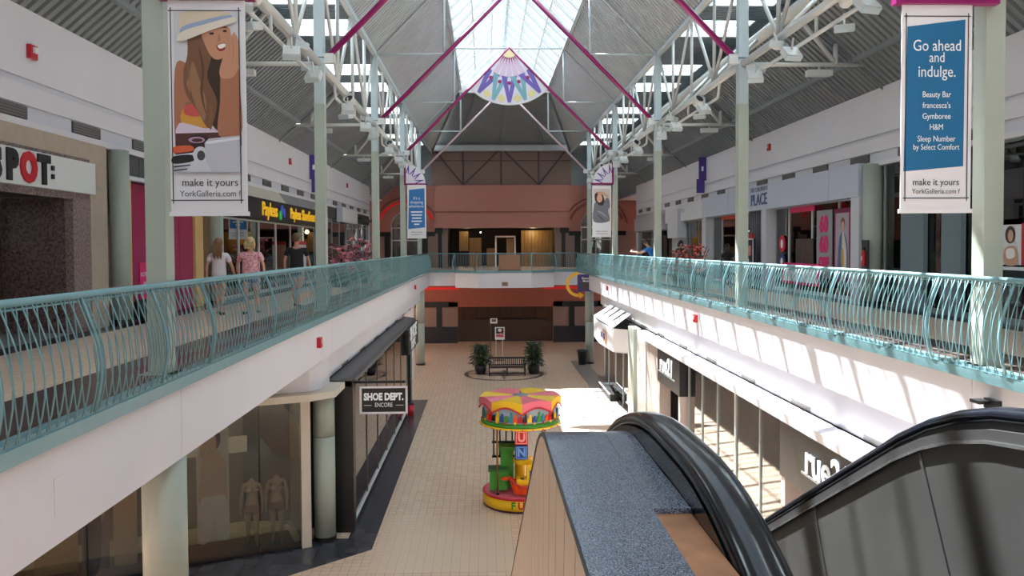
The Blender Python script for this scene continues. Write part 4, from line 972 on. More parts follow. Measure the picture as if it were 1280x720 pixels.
def shop(label, sd, X, y0, y1, z0, zh_, depth, back, ceil_m=None, floor_m=None, glass_off=.12, mull=1.6, header=None, hz=None, glassy=True, frame=alu, side_m=None):
    t = thing('storefront', label, 'storefront', (X, y0, z0))
    bxx(sd, X, depth, depth+.1, y0, y1, z0, zh_+.0).build('back_wall', back, t)
    bxx(sd, X, .2, depth, y0, y0+.08, z0, zh_).build('side_wall', side_m or back, t); bxx(sd, X, .2, depth, y1-.08, y1, z0, zh_).build('side_wall', side_m or back, t)
    bxx(sd, X, .2, depth, y0, y1, zh_, zh_+.08).build('shop_ceiling', ceil_m or sdark, t)
    bxx(sd, X, .0, depth, y0, y1, z0+.005, z0+.02).build('shop_floor', floor_m or sgrey, t)
    if hz: bxx(sd, X, 0 if header is None else header[0], .3, y0, y1, zh_, hz).build('header', header[1] if header else white, t)
    if glassy:
        n = max(1, round((y1-y0)/mull)); s = (y1-y0)/n
        for k in range(n):
            bxx(sd, X, glass_off, glass_off+.012, y0+s*k+.03, y0+s*(k+1)-.03, z0+.12, zh_-.04).build('pane', glass, t)
        for k in range(n+1):
            bxx(sd, X, glass_off-.03, glass_off+.05, y0+s*k-.03, y0+s*k+.03, z0, zh_).build('mullion', frame, t)
        bxx(sd, X, glass_off-.03, glass_off+.05, y0, y1, z0, z0+.12).build('sill', frame, t); bxx(sd, X, glass_off-.03, glass_off+.05, y0, y1, zh_-.05, zh_).build('head_rail', frame, t)
    return t
# ---- upper left 1: granite portal with SPOT sign
t = thing('storefront', 'beige stone and granite shop portal under the white SPOT sign', 'storefront', (WL, 10, 0))
bxx(-1, WL, -.03, .1, 14.75, 15.4, 0, 3.45).build('stone_surround', stone, t); bxx(-1, WL, -.03, .1, 9, 14.75, 3.14, 3.45).build('stone_lintel', stone, t)
bxx(-1, WL, -.02, .1, 9, 14.75, 3.06, 3.15).build('granite_band', granl, t); bxx(-1, WL, -.02, .1, 9, 14.75, 2.38, 2.5).build('granite_band', granl, t)
bxx(-1, WL, -.04, .1, 14.12, 14.74, 0, 2.4).build('granite_pier', granl, t)
bxx(-1, WL, .1, 1.2, 14.1, 14.16, 0, 2.4).build('granite_reveal', granr, t, label='dark red-brown granite side of the recessed entrance')
bxx(-1, WL, .0, .04, 14.84, 15.12, 0, 2.62).build('glass_strip', mat('green_glass_panel', (92,100,92), .15), t); bxx(-1, WL, -.035, .0, 14.8, 15.16, 2.6, 2.66).build('strip_frame', alu, t)
bxx(-1, WL, .1, 3, 9, 15.4, 2.42, 2.5).build('shop_ceiling', sdark, t); bxx(-1, WL, 1.4, 1.45, 9, 14.1, 0, 2.42).build('door_glass', glass, t); bxx(-1, WL, 4, 4.1, 9, 15.4, 0, 2.5).build('back_wall', sdark, t)
for y in (10.4, 12.3, 13.6): bxx(-1, WL, 1.36, 1.46, y-.04, y+.04, 0, 2.42).build('mullion', black, t)
bxx(-1, WL, .0, 4, 9, 15.4, .005, .02).build('shop_floor', sgrey, t)
s = thing('shop_sign', 'white sign board with black letters and a red O above the granite portal', 'sign', (WL+.05, 12, 2.5))
bxx(-1, WL, -.14, 0, 8.6, 14.74, 2.5, 3.06).build('board', mat('sign_board_white', (214,216,214), .4), s)
yy_ = lambda px: 0
for ch, y, m_ in (('S', 11.76, black), ('P', 12.16, black), ('O', 12.6, red), ('T', 13.03, black)):
    text(ch, (WL+.15, y, 2.765), .60, (0,1,0), (0,0,1), m_, s, .02, .86, bold=.04)
for z, h2 in ((2.84,.04), (2.7,.04)): B(WL+.14, WL+.17, 13.25, 13.32, z-h2, z+h2).build('small_letter', black, s)
t = thing('clothes_rack', 'chrome rack of black clothes inside the granite portal', 'rack', (-8.1, 12.2, 0))
MB().tube([(-8.0,11.4,0),(-8.0,11.4,1.45),(-8.0,12.6,1.45),(-8.0,12.6,0)], .02, 8).build('rack_frame', mat('chrome', (200,200,200), .15, metal=1), t, True)
for k in range(9): MB().prism([(-8.2,11.5+.12*k,.35),(-7.8,11.5+.12*k,.35),(-7.84,11.5+.12*k,1.3),(-8.0,11.5+.12*k,1.4),(-8.16,11.5+.12*k,1.3)], (0,.07,0)).build('garment', mat('black_cloth', (20,20,28), .8), t)
t = thing('mannequin_bust', 'small white display bust at the granite portal edge', 'display', (-7.8, 12.9, 0)); MB().tube([(-7.8,12.75,0),(-7.8,12.75,1.1)], .012, 6).build('stand', mat('chrome'), t); MB().ball((-7.8,12.75,1.2),(.06,.07,.11),10).build('bust', white, t, True)
# wall-line round columns
for y, lab in ((15.87, 'round pale green column between the granite portal and the maroon shop'), (21.45, 'round pale green column right of the magenta hoarding'), (-2, 'round pale green column behind the camera on the left')):
    t = thing('wall_column', lab, 'column', (WL+.05, y, 0), 'slim round columns along the shop fronts'); MB().lathe(WL+.05, y, [(.19,0),(.19,3.45)], 20).build('shaft', column_paint, t, True); MB().lathe(WL+.05, y, [(.2,0),(.2,.1)], 20).build('base_ring', black, t)
bxx(-1, WL, .05, .12, 15.4, 15.62, 0, 3.45).build('x', mat('dark_tile', (70,70,64), .4)) ; o = bpy.data.objects['x']; o.name = 'trim_4'; tag(o, 'dark tiled strip beside the granite portal', 'room part', None, 'structure')
# ---- upper left 2: closed magenta hoarding shop
t = thing('storefront', 'closed shop front of magenta panels with dark panelled soffit', 'storefront', (WL, 16.1, 0))
for a, b in ((16.1,17.0),(17.0,18.3),(18.3,19.6),(19.6,21.2)): bxx(-1, WL, .05, .15, a+.01, b-.01, 2.98, 3.45).build('header_panel', mat('header_grey', (66,66,68), .5), t)
bxx(-1, WL, -.02, .12, 16.1, 21.2, 2.92, 3.0).build('header_lip', greywhite, t)
bxx(-1, WL, .05, .2, 16.4, 16.62, 0, 2.92).build('cream_jamb', mat('warm_lit_cream', (226,186,120), .5), t)  # yellowish light on the cream jambs is put into their colour
for a, b in ((16.7,17.3),(17.32,18.5),(18.52,19.4),(19.42,20.3)): bxx(-1, WL, .35 if a < 18 else .15, .45, a, b, 0, 2.92).build('hoarding_panel', magenta, t)
bxx(-1, WL, .1, .4, 20.35, 20.9, 0, 2.92).build('cream_jamb', mat('warm_lit_cream'), t)
bxx(-1, WL, .02, .06, 16.9, 17.35, .3, 1.2).build('notice', mat('hot_pink', (226,30,110), .5), t, label='hot pink notice with white lettering')
text('NETFLIX', (WL-.01, 17.12, .95), .13, (0,1,0), (0,0,1), mat('print_white'), t, .002, .9); text('SALE', (WL-.01, 17.12, .75), .12, (0,1,0), (0,0,1), mat('print_white'), t, .002, .9)
for o in [q for q in t.children if q.type == 'FONT']:
    if o.data.body == 'NETFLIX': o.data.body = 'NOTICE'
    else: o.data.body = 'WE'
t = thing('stool', 'low grey upholstered stool at the maroon shop front', 'stool', (-6.9,16.4,0)); MB().lathe(-6.9,16.4,[(.28,.04),(.32,.1),(.32,.4),(.26,.46)],18).build('cushion', mat('dark_grey'), t, True); B(-7.05,-6.75,16.25,16.55,0,.05).build('base', black, t)
# ---- upper left 3: yellow-lettered shoe shop
t = shop('warmly lit shoe shop with black fascia and yellow letters', -1, WL, 21.8, 34.4, 0, 2.4, 3.2, mat('shoe_back', (196,170,140), .6), floor_m=mat('carpet_brown', (90,70,60), .8), header=(.0, blackg), hz=2.45, mull=2.1, frame=frame_w)
bxx(-1, WL, -.25, -.02, 23.7, 33.9, 2.42, 3.07).build('black_fascia', black, t)
for k in range(6):
    a = 22+2.05*k; MB().prism([(WL+.27,a+.02,3.07),(WL+.0,a+.02,3.45),(WL-.02,a+.02,3.45),(WL-.02,a+.02,3.07)], (0,2.01,0)).build('awning_panel', cream if k < 3 else mat('awning_grey', (140,136,134), .6), t)
for s_, y, w in (('Payless', 26.05, 1.05), ('Payless ShoeSource', 31.0, .95)):
    text(s_, (WL+.26, y, 2.74), .62 if len(s_) < 9 else .56, (0,1,0), (0,0,1), mat('letter_yellow', (250,190,30), .5, emit=.5), t, .015, w if len(s_) < 9 else 1.02, bold=.006)
for dy, dz, m_ in ((27.3,-.12,'letter_green'),(27.5,.08,'letter_blue'),(27.8,-.02,'letter_orange')):
    col = {'letter_green': (40,170,70), 'letter_blue': (60,80,170), 'letter_orange': (60,70,160)}[m_]
    MB().lathe(0,0,[(.16,0),(.16,.03)],12).build('tmp', mat(m_, col, .5, emit=.5)); o = bpy.data.objects['tmp']; o.name = 'logo_dot'; o.parent = t; o.rotation_euler = (0,math.pi/2,0); o.location = (.26, dy-21.8, 2.74+dz)
for y in (22.6, 25.2, 27.3, 29.0, 31.5):
    MB().lathe(WL-.5, y, [(.09,2.37),(.09,2.4)], 12).build('downlight', mat('lamp_warm', (255,220,160), emit=14), t)
for y in (24.0, 28.2, 32.0): lamp(WL-1.2, y, 2.2, 300, (1,.78,.5))
for a, b, c, m_ in ((28.6,30.2,(.9,2.3),'poster_red'),(30.3,32.4,(1.1,2.3),'poster_amber'),(33.0,34.0,(1.2,2.2),'poster_amber')):
    bxx(-1, WL, 2.5, 2.55, a, b, *c).build('wall_panel', mat(m_, {'poster_red': (214,70,36), 'poster_amber': (226,150,40)}[m_], .5), t)
for y in (22.9, 25.4):
    sh_ = bxx(-1, WL, .9, 1.4, y, y+.9, 0, 1.5).build('shoe_rack', white, t)
    for q in range(5): bxx(-1, WL, .86, .9, y+.05, y+.85, .25+.26*q, .35+.26*q).build('shoe_row', mat('shoe_dark', (60,56,70), .5), sh_)
bxx(-1, WL, 1.5, 1.55, 24.3, 24.7, 1.2, 2.1).build('small_poster', mat('poster_orange', (210,110,60), .5), t)
s = thing('easel_sign', 'blank white freestanding sign with a red header in the shoe shop entrance', 'sign', (-7.0, 30.2, 0))
B(-7.05,-7.0,29.3,31.0,.75,1.62).build('panel', white, s); B(-7.06,-6.99,29.3,31.0,1.62,1.76).build('header', red, s)
for y in (29.4, 30.9): B(-7.05,-7.01,y-.03,y+.03,0,.75).build('leg', darkg, s)
# ---- upper left 4
t = shop('dark glazed shops at the far end of the left walkway', -1, WL, 34.4, 50, 0, 2.9, 2.8, mat('shop_teal_dark', (46,56,58), .5), header=(.02, mat('header_dark', (60,62,64), .5)), hz=3.45, mull=1.95)
bxx(-1, WL, -.5, .0, 43.6, 49.5, 3.05, 3.15).build('canopy', darkg, t)
s = thing('blank_sign', 'blank white projecting sign box over the dark far left shops', 'sign', (WL+.2, 39, 2.8)); bxx(-1, WL, -.3, -.02, 38.9, 43.5, 2.78, 3.52).build('box', greywhite, s); bxx(-1, WL, -.31, -.3, 39.0, 43.4, 2.84, 3.46).build('face', mat('sign_board_white'), s)
for y in (36.2,): lamp(WL-1.2, y, 2.4, 14, (.9,.95,1))
# ---- upper right
t = shop('dark glazed shop front at the right edge with a red and white poster', 1, WR, 11.0, 14.9, 0, 3.45, 2.5, mat('shop_black', (30,32,34), .5), mull=3.9)
p = thing('window_poster', 'white and red poster of a woman in the window at the right edge', 'poster', (WR+.1, 13.9, 1.0))
bxx(1, WR, .03, .06, 13.55, 14.5, 1.12, 1.86).build('board', mat('sign_board_white'), p); bxx(1, WR, .02, .03, 13.2, 13.95, 1.12, 1.88).build('red_board', mat('poster_crimson', (176,30,44), .5), p)
picture('printed_photo', p, (WR+.02, 14.5, 1.12), (0,-.5,0), (0,0,.74), [(ell(50,25,28,22), (60,40,34), 1), (ell(52,28,15,15), (200,156,130), 1), ([(20,60),(80,55),(90,98),(20,98)], (190,150,130), 1), ([(30,62),(70,60),(76,80),(36,84)], (230,226,220), 1)], (0,0,100,100))
bxx(1, WR, .0, .5, 11.0, 14.8, 1.02, 1.08).build('display_shelf', greywhite, t)
t = shop('dark glass shop front with blue-grey pilasters behind the nearest right column', 1, WR, 14.9, 19.0, 0, 3.5, 2.5, mat('shop_blue_dark', (60,66,68), .4), mull=1.37)
for a, b in ((15.72,16.42),(17.1,18.05)): bxx(1, WR, .0, .1, a, b, 0, 2.6).build('pilaster', mat('blue_grey_panel', (112,126,134), .35), t)
MB().lathe(WR+.3, 16.75, [(.2,0),(.2,3.4)], 20).build('bronze_cylinder', mat('bronze_mirror', (90,70,64), .2, metal=.8), t, True)
t = thing('wall_column', 'round pale column right of the pale blue shop bulkhead', 'column', (WR-.02, 19.35, 0), 'slim round columns along the shop fronts'); MB().lathe(WR-.02, 19.35, [(.24,0),(.24,3.5)], 20).build('shaft', column_paint, t, True); MB().lathe(WR-.02,19.35,[(.25,0),(.25,.1)],20).build('base_ring', black, t)
t = thing('fire_extinguisher', 'red fire extinguisher in a dark recessed cabinet on the right wall column', 'extinguisher', (WR-.28, 19.2, .95))
B(WR-.3, WR-.26, 19.02, 19.32, .92, 1.62).build('cabinet', darkg, t); MB().lathe(WR-.34,19.14,[(.05,.98),(.055,1.02),(.055,1.3),(.02,1.38)],14).build('bottle', red, t, True); B(WR-.36,WR-.31,19.11,19.17,1.38,1.44).build('valve', black, t)
B(WR-.395,WR-.39,19.12,19.17,1.12,1.22).build('label', mat('print_white'), t)
# pale blue shop (clothing)
lav = mat('pale_blue_panel', (196,200,216), .5)
t = shop('pale blue bulkhead clothing shop with pink sale posters in its windows', 1, WR, 19.7, 34.0, 0, 2.75, 2.4, mat('shop_beige', (150,142,136), .6), floor_m=mat('carpet_grey', (120,116,116), .8), header=(-.0, lav), hz=2.76, mull=1.79, frame=mat('pale_frame2', (206,206,212), .4))
for a, b in ((19.65,21.35),(21.36,26.3),(26.31,30.3),(30.31,34.0)): bxx(1, WR, -.25, .1, a+.005, b-.005, 2.72, 3.56).build('bulkhead_panel', lav, t)
for a, b in ((19.65,20.1),(26.25,26.7),(33.5,33.9)): bxx(1, WR, -.22, .2, a, b, 0, 2.72).build('pilaster', mat('pale_frame2'), t)
bxx(1, WR, .05, .1, 26.7, 28.7, 0, 2.72).build('entrance_shutter', mat('striped_grey', (74,72,84), .5, var=.4, scale=3, stretch=(1,20,.1)), t)
for k in range(9): bxx(1, WR, .02, .05, 26.75+.22*k, 26.82+.22*k, 0, 2.7).build('shutter_strip', mat('shutter_light', (130,128,140), .4), t)
sg = mat('letter_navy', (50,90,140), .4)
text("THE CHILDREN'S", (WR-.26, 26.85, 3.42), .22, (0,-1,0), (0,0,1), mat('letter_grey', (120,130,150), .4), t, .004, 1.02); text('PLACE', (WR-.26, 26.85, 3.06), .56, (0,-1,0), (0,0,1), sg, t, .008, 1.0, bold=.004)
bxx(1, WR, .0, .03, 22.9, 24.7, 2.52, 2.68).build('pink_banner', mat('hot_pink'), t); bxx(1, WR, .0, .03, 30.3, 32.0, 2.55, 2.68).build('red_banner', mat('poster_red'), t)
p = thing('sale_poster', 'tall grey poster with pink 60 60 OFF lettering in the pale blue shop window', 'poster', (WR-.02, 22.4, .6)); bxx(1, WR, .02, .05, 21.75, 22.75, .55, 2.5).build('board', mat('poster_grey', (150,150,156), .5), p)
for s_, z, q in (('60', 2.08, .62), ('60', 1.5, .62), ('OFF', .98, .42)): text(s_, (WR+.01, 22.25, z), q, (0,-1,0), (0,0,1), mat('hot_pink'), p, .004, .9, bold=.03)
p = thing('photo_poster', 'magenta framed photo poster of a child in denim in the pale blue shop window', 'poster', (WR-.02, 21, .6)); bxx(1, WR, .02, .05, 20.6, 21.6, .5, 2.5).build('frame', mat('dark_magenta', (130,20,70), .5), p)
picture('printed_photo', p, (WR+.02, 21.5, .62), (0,-.8,0), (0,0,1.75), [([(0,0),(100,0),(100,100),(0,100)], (176,160,170), 0), (ell(55,17,17,10), (120,84,60), 1), (ell(55,20,12,7), (214,170,146), 1), ([(20,100),(25,50),(42,32),(65,32),(90,50),(92,100)], (90,110,150), 1), ([(50,100),(52,34),(66,34),(84,60),(80,100)], (216,206,190), 1), ([(44,60),(60,55),(66,80),(50,84)], (206,160,70), 1)], (0,0,100,100))
p = thing('window_poster', 'small framed poster of dark clothes left of the pink sale poster', 'poster', (WR-.02, 23.5, .6)); bxx(1, WR, .02, .05, 23.0, 24.3, .5, 1.7).build('board', mat('poster_dark', (84,66,62), .5, var=.5, scale=6), p); bxx(1, WR, .01, .02, 23.1, 24.2, .5, .62).build('pink_strip', mat('hot_pink'), p)
for m_, z, lab in (('poster_redoval', 1.55, 'round red window sticker with a white curl'), ('poster_blueoval', .95, 'round navy window sticker below the red one')):
    p = thing('window_sticker', lab, 'sticker', (WR, 25.5, z)); mb = MB().prism([(WR+.06, 25.55+.28*math.cos(a), z+.28*math.sin(a)) for a in [math.pi*2*k/20 for k in range(20)]], (.01,0,0)); mb.build('disc', mat(m_, (206,30,60) if 'red' in m_ else (40,50,110), .4), p)
    MB().prism([(WR+.05, 25.55+.1*math.cos(a), z+.15*math.sin(a)) for a in [math.pi*2*k/10 for k in range(10)]], (.01,0,0)).build('mark', mat('print_white'), p)
p = thing('standing_sign', 'black framed standing sign reading ALL before the striped entrance', 'sign', (WR-.35, 27.6, 0)); bxx(1, WR, -.4, -.34, 26.95, 28.35, .1, 1.75).build('board', mat('poster_black', (40,30,44), .5), p)
for a, b, c, d in ((26.95,28.35,1.7,1.75),(26.95,27.0,.1,1.75),(28.3,28.35,.1,1.75)): bxx(1, WR, -.42, -.4, a, b, c, d).build('frame', white, p)
bxx(1, WR, -.41, -.4, 27.2, 28.1, 1.15, 1.5).build('orange_text_block', mat('peach', (226,150,130), .5), p); text('ALL', (WR-.41, 27.65, .82), .5, (0,-1,0), (0,0,1), wm, p, .004, .9, bold=.02); bxx(1, WR, -.45, -.3, 26.95, 28.35, 0, .1).build('foot', black, p)
B(WR-.42,WR-.36,27.0,28.3,1.75,1.92).build('topper', mat('poster_crimson'), p)
p = thing('floor_decal', 'pink and white mat sign leaning inside the railing by the pale blue shop', 'sign', (WR-.1, 22.5, 0)); bxx(1, WR, -.06, -.02, 22.4, 25.2, .3, .95).build('board', mat('hot_pink'), p); bxx(1, WR, -.07, -.06, 22.6, 25.0, .38, .86).build('white_field', mat('print_white'), p)
lamp(WR+1.2, 24, 2.5, 40, (1,.95,.9)); lamp(WR+1.2, 31, 2.5, 30, (1,.95,.9))
t = shop('dark glazed shop with pale stepped bulkhead on the far right walkway', 1, WR, 34.2, 42.0, 0, 2.7, 2.6, mat('shop_black2', (44,48,52), .5), header=(-.0, white), hz=3.45, mull=1.56)
bxx(1, WR, -.2, .1, 34.0, 40.0, 2.7, 3.1).build('bulkhead_panel', white, t); bxx(1, WR, -.35, .1, 37.9, 40.0, 1.9, 3.3).build('white_pier', greywhite, t); bxx(1, WR, -.12, .2, 37.9, 40.0, 0, 1.9).build('pier_panel', mat('mid_grey_panel', (168,166,170), .5), t)
bxx(1, WR, -.14, .1, 34.0, 34.4, 0, 2.7).build('pilaster', mat('pale_frame2'), t)
t = shop('tan panelled shop front at the far end of the right walkway', 1, WR, 42.0, 50, 0, 2.4, 1.2, wood2, header=(-.0, mat('header_grey2', (168,164,164), .5)), hz=3.45, mull=4, glassy=True)
bxx(1, WR, -.35, .0, 42.2, 49.0, 2.4, 3.2).build('grey_bulkhead', mat('mid_grey_panel'), t)
lamp(WR+.6, 45, 2.2, 10, (1,.8,.5))
# walls behind the shops so no sky leaks in
struct('wall_left', 'plain block wall behind the left shops', (0,0,0), B(-11.6,-11.5,-9,58,-1,6), [sdark]); struct('wall_right', 'plain block wall behind the right shops', (0,0,0), B(13.9,14.0,-9,58,-1,6), [sdark])
struct('wall_left', 'closed wall of the left walkway beside the camera', (0,0,0), B(WL-.1,WL,-9,9,0,3.45), [stone]); struct('wall_right', 'closed wall of the right walkway beside the camera', (0,0,0), B(WR,WR+.1,-9,11,0,3.45), [stone])
# ================================================================== LOWER LEFT SHOPS
d_ = Vector((-.914,-.406,0)); n_ = Vector((.406,-.914,0)); g0 = Vector((-4.15,18.43,ZL))
def gp(s, back=0, z=0): p = g0+d_*s-n_*back; return Vector((p.x,p.y,ZL+z))
t = thing('storefront', 'angled lingerie shop window with dark display and cream header on the lower left', 'storefront', tuple(g0))
win = mat('dark_brown_display', (84,76,68), .55)
def gq(s0, s1, b0, b1, z0, z1): return MB().prism([gp(s0,b0,z0),gp(s1,b0,z0),gp(s1,b1,z0),gp(s0,b1,z0)], (0,0,z1-z0))
gq(-.02,.2,-.06,.1,0,4.48).build('door_jamb', cream, t); gq(-.02,9.5,-.08,.1,3.46,4.48).build('header', cream, t)
gq(.2,9.5,1.9,2.0,.1,3.5).build('back_wall', win, t); gq(.1,9.5,0,2,3.5,3.56).build('display_ceiling', sdark, t)
gq(.2,9.5,.0,1.9,.0,.05).build('display_floor', wood, t); gq(.1,.2,.1,2,.1,3.5).build('side_wall', win, t)
gq(.2,9.5,1.2,1.9,.05,.2).build('skirting', mat('cream_skirting', (190,176,130), .5), t); gq(.2,.3,.3,1.9,.05,.2).build('skirting', mat('cream_skirting'), t)
gq(.2,9.5,1.86,1.9,1.95,2.35).build('pale_ledge', mat('pale_ledge', (180,170,156), .5), t)
for a, b in ((.2,1.12),(1.14,2.9),(2.92,4.6),(4.62,6.4),(6.42,8.2)): gq(a+.01,b-.01,-.01,.002,.05,3.44).build('pane', glass, t)
gq(.17,.2,-.04,.04,0,3.46).build('mullion', black, t)
for s in (2.91, 4.61, 6.41): gq(s-.02,s+.02,-.03,.03,0,3.46).build('mullion', black, t)
gq(.1,9.5,-.04,.04,0,.05).build('sill', black, t); gq(.1,9.5,-.04,.04,3.42,3.47).build('head_rail', black, t)
l = gp(1.0, .8, 3.2); lamp(l.x, l.y, l.z, 45, (1,.8,.6), .08); l = gp(3.0, .8, 3.2); lamp(l.x, l.y, l.z, 45, (1,.8,.6), .08); l = gp(5.6, .6, 3.0); lamp(l.x, l.y, l.z, 40, (1,.75,.5), .08)
def gpic(name, lab, s0, s1, back, z0, z1, shp, frame=(0,0,100,100), bgc=(200,180,170)):
    p = thing('window_poster', lab, 'poster', tuple(gp((s0+s1)/2, back, z0)))
    gq(s0, s1, back, back+.03, z0, z1).build('board', mat('poster_bg_%d' % bgc[0], bgc, .5), p)
    picture('printed_photo', p, gp(s1, back, z0), gp(s0, back, z0)-gp(s1, back, z0), (0,0,z1-z0), shp, frame)
wshp = [(ell(55,10,20,10), (50,32,28), 1), (ell(48,13,14,9), (206,160,134), 1), ([(38,18),(60,18),(90,32),(95,60),(85,64),(20,64),(5,60),(15,30)], (206,164,140), 1),
 ([(18,36),(50,40),(88,36),(90,54),(60,60),(18,56)], (196,160,146), 1), ([(14,60),(86,60),(90,66),(12,66)], (226,214,204), 0), ([(12,66),(90,66),(96,98),(62,96),(55,80),(34,98),(6,98)], (222,206,198), 1), ([(10,8),(30,4),(40,8),(28,20),(14,26)], (196,150,124), 1)]
gpic('p', 'tall photo poster of a woman in a pale bodysuit in the angled window', 1.75, 2.44, .35, .35, 2.95, wshp, bgc=(214,196,186))
gpic('p', 'tan photo poster of folded arms left of the nearest round column', 3.66, 4.12, .2, .2, 3.3, [([(0,0),(100,0),(100,100),(0,100)], (196,160,118), 0), ([(20,20),(80,25),(90,60),(30,62)], (206,150,110), 1), ([(30,28),(60,36),(84,34),(60,46)], (110,74,50), 1), ([(20,0),(30,24),(44,2)], (90,70,56), 1)], bgc=(196,160,118))
gpic('p', 'dark photo poster with a seated figure at the lower left edge', 4.2, 4.72, .2, .2, 3.3, [([(20,20),(70,25),(90,60),(30,70)], (170,130,110), 1), ([(10,60),(70,64),(60,100),(14,100)], (70,56,60), 1)], bgc=(120,100,96))
gpic('p', 'plain tan display panel at the lower left edge', 4.8, 5.6, .3, .2, 3.3, [([(4,4),(96,4),(96,96),(4,96)], (190,150,104), 0)], bgc=(180,142,100))
# black pier, dark glazed shoe shop on the lower left
t = thing('shop_pier', 'gloss black square pier at the shoe shop corner', 'pier', (-3.52,19.4,ZL)); B(-3.77,-3.27,19.3,19.65,ZL,-1.76).build('shaft', black, t); B(-3.78,-3.26,19.29,19.66,ZL,ZL+.08).build('base', black, t)
XS = -3.34
t = thing('storefront', 'long dark shoe shop window with black frames under a grey canopy', 'storefront', (XS,19.65,ZL))
B(-6.9,-6.8,19.7,36,ZL,-1.9).build('back_wall', mat('shoe_wall', (110,92,78), .6), t); B(-6.9,XS-.1,19.7,36,-1.9,-1.8).build('shop_ceiling', sdark, t)
B(-6.9,XS,19.7,33,ZL+.006,ZL+.03).build('shop_floor', mat('shop_tile', (140,120,104), .3), t); B(-6.9,XS-.1,35.9,36,ZL,-1.9).build('side_wall', sdark, t); B(-6.9,XS-.5,19.66,19.72,ZL,-1.9).build('side_wall', sdark, t)
for k in range(6):
    a = 19.7+2.22*k; B(XS-.012,XS,a+.02,a+2.2,ZL+.22,-2.0).build('pane', glass, t); B(XS-.04,XS+.02,a-.02,a+.02,ZL,-1.95).build('mullion', mat('bronze_frame', (90,74,62), .4), t)
B(XS-.06,XS+.02,19.66,33.1,ZL,ZL+.17).build('kick_plate', blackg, t); B(XS-.06,XS+.05,19.66,33.1,ZL+.17,ZL+.21).build('bright_sill', mat('bright_sill', (220,220,220), .3), t)
B(XS-.9,XS-.4,20,30.5,ZL+.03,ZL+.5).build('display_plinth', mat('grey_fabric', (66,66,70), .8, var=.3, scale=5), t)
for k in range(9): MB().ball((XS-.45,20.6+1.15*k,ZL+.6), (.22,.5,.26), 12).build('draped_cloth', mat('grey_fabric'), t, True)
for k in range(5): B(XS-1.5,XS-1.45,21+2.3*k,22.6+2.3*k,ZL+.6,ZL+2.7).build('display_panel', mat('tan_panel', (186,160,130), .6), t)
for y in (22,26,30): lamp(XS-1.6,y,-2.3,16,(1,.85,.65))
B(XS-.45,XS+.01,19.3,36.8,-1.9,-1.78).build('canopy_soffit', black, t)
MB().prism([(-3.86,19.3,-1.73),(-3.30,19.3,-1.80),(-3.30,19.3,-1.9),(-3.80,19.3,-1.9)], (0,17.6,0)).build('canopy', mat('slate_canopy', (84,84,90), .5), t)
for y in (33.4, 35.4): B(XS-.03,XS+.0,y-.04,y+.04,ZL,-1.9).build('green_glass_post', mat('green_glass', (110,130,116), .2), t)
B(-3.9,-3.7,45.6,46.0,-5.5,-1).build('end_post', white, t) if False else None
s = thing('hanging_sign', 'black SHOE DEPT. blade sign with white border on a black arm', 'sign', (-2.55,19.5,-2.6))
B(-3.11,-1.97,19.48,19.56,-2.6,-1.95).build('board', black, s); fr = MB()
for a in ((-3.11,-1.97,-2.62,-2.57),(-3.11,-1.97,-1.98,-1.93),(-3.13,-3.08,-2.62,-1.93),(-2.0,-1.95,-2.62,-1.93)): fr.box(a[0],a[1],19.465,19.48,a[2],a[3])
fr.build('border', white, s); B(-3.3,-2.0,19.49,19.55,-1.86,-1.8).build('arm', black, s); B(-3.3,-3.27,19.45,19.6,-2.1,-1.75).build('arm_plate', black, s)
text('SHOE DEPT.', (-2.54,19.475,-2.2), .24, (1,0,0), (0,0,1), wm, s, .004, .76, bold=.012); text('ENCORE', (-2.54,19.475,-2.4), .15, (1,0,0), (0,0,1), wm, s, .002, .75)
for a, b in ((-3.03,-2.84),(-2.24,-2.05)): B(a,b,19.47,19.476,-2.41,-2.40).build('rule_line', wm, s)
s = thing('shop_sign', 'black sign board with white stacked letters at the far end of the grey canopy', 'sign', (XS+.1,34.5,-2.95)); B(XS+.02,XS+.16,32.4,37.0,-2.95,-1.92).build('board', black, s)
text('SHOE', (XS+.165,34.6,-2.2), .75, (0,1,0), (0,0,1), wm, s, .01, 1.6, bold=.03); text('DEPT.', (XS+.165,34.6,-2.7), .45, (0,1,0), (0,0,1), wm, s, .01, 1.8, bold=.02)
s = thing('waste_bin', 'small red bin by the far end of the shoe shop', 'bin', (-3.2,33.0,ZL)); MB().lathe(-3.15,32.6,[(.12,ZL),(.15,ZL+.5)],12).build('body', red, s, True); MB().lathe(-3.15,32.6,[(.16,ZL+.5),(.14,ZL+.54)],12).build('lid', black, s)
struct('wall_left', 'white wall closing the lower left side at the far end', (0,0,ZL), MB().box(-4.2,-3.85,41.6,42.4,ZL,-1.03).box(-9,-4.2,42.3,42.4,ZL,-1.03), [white])
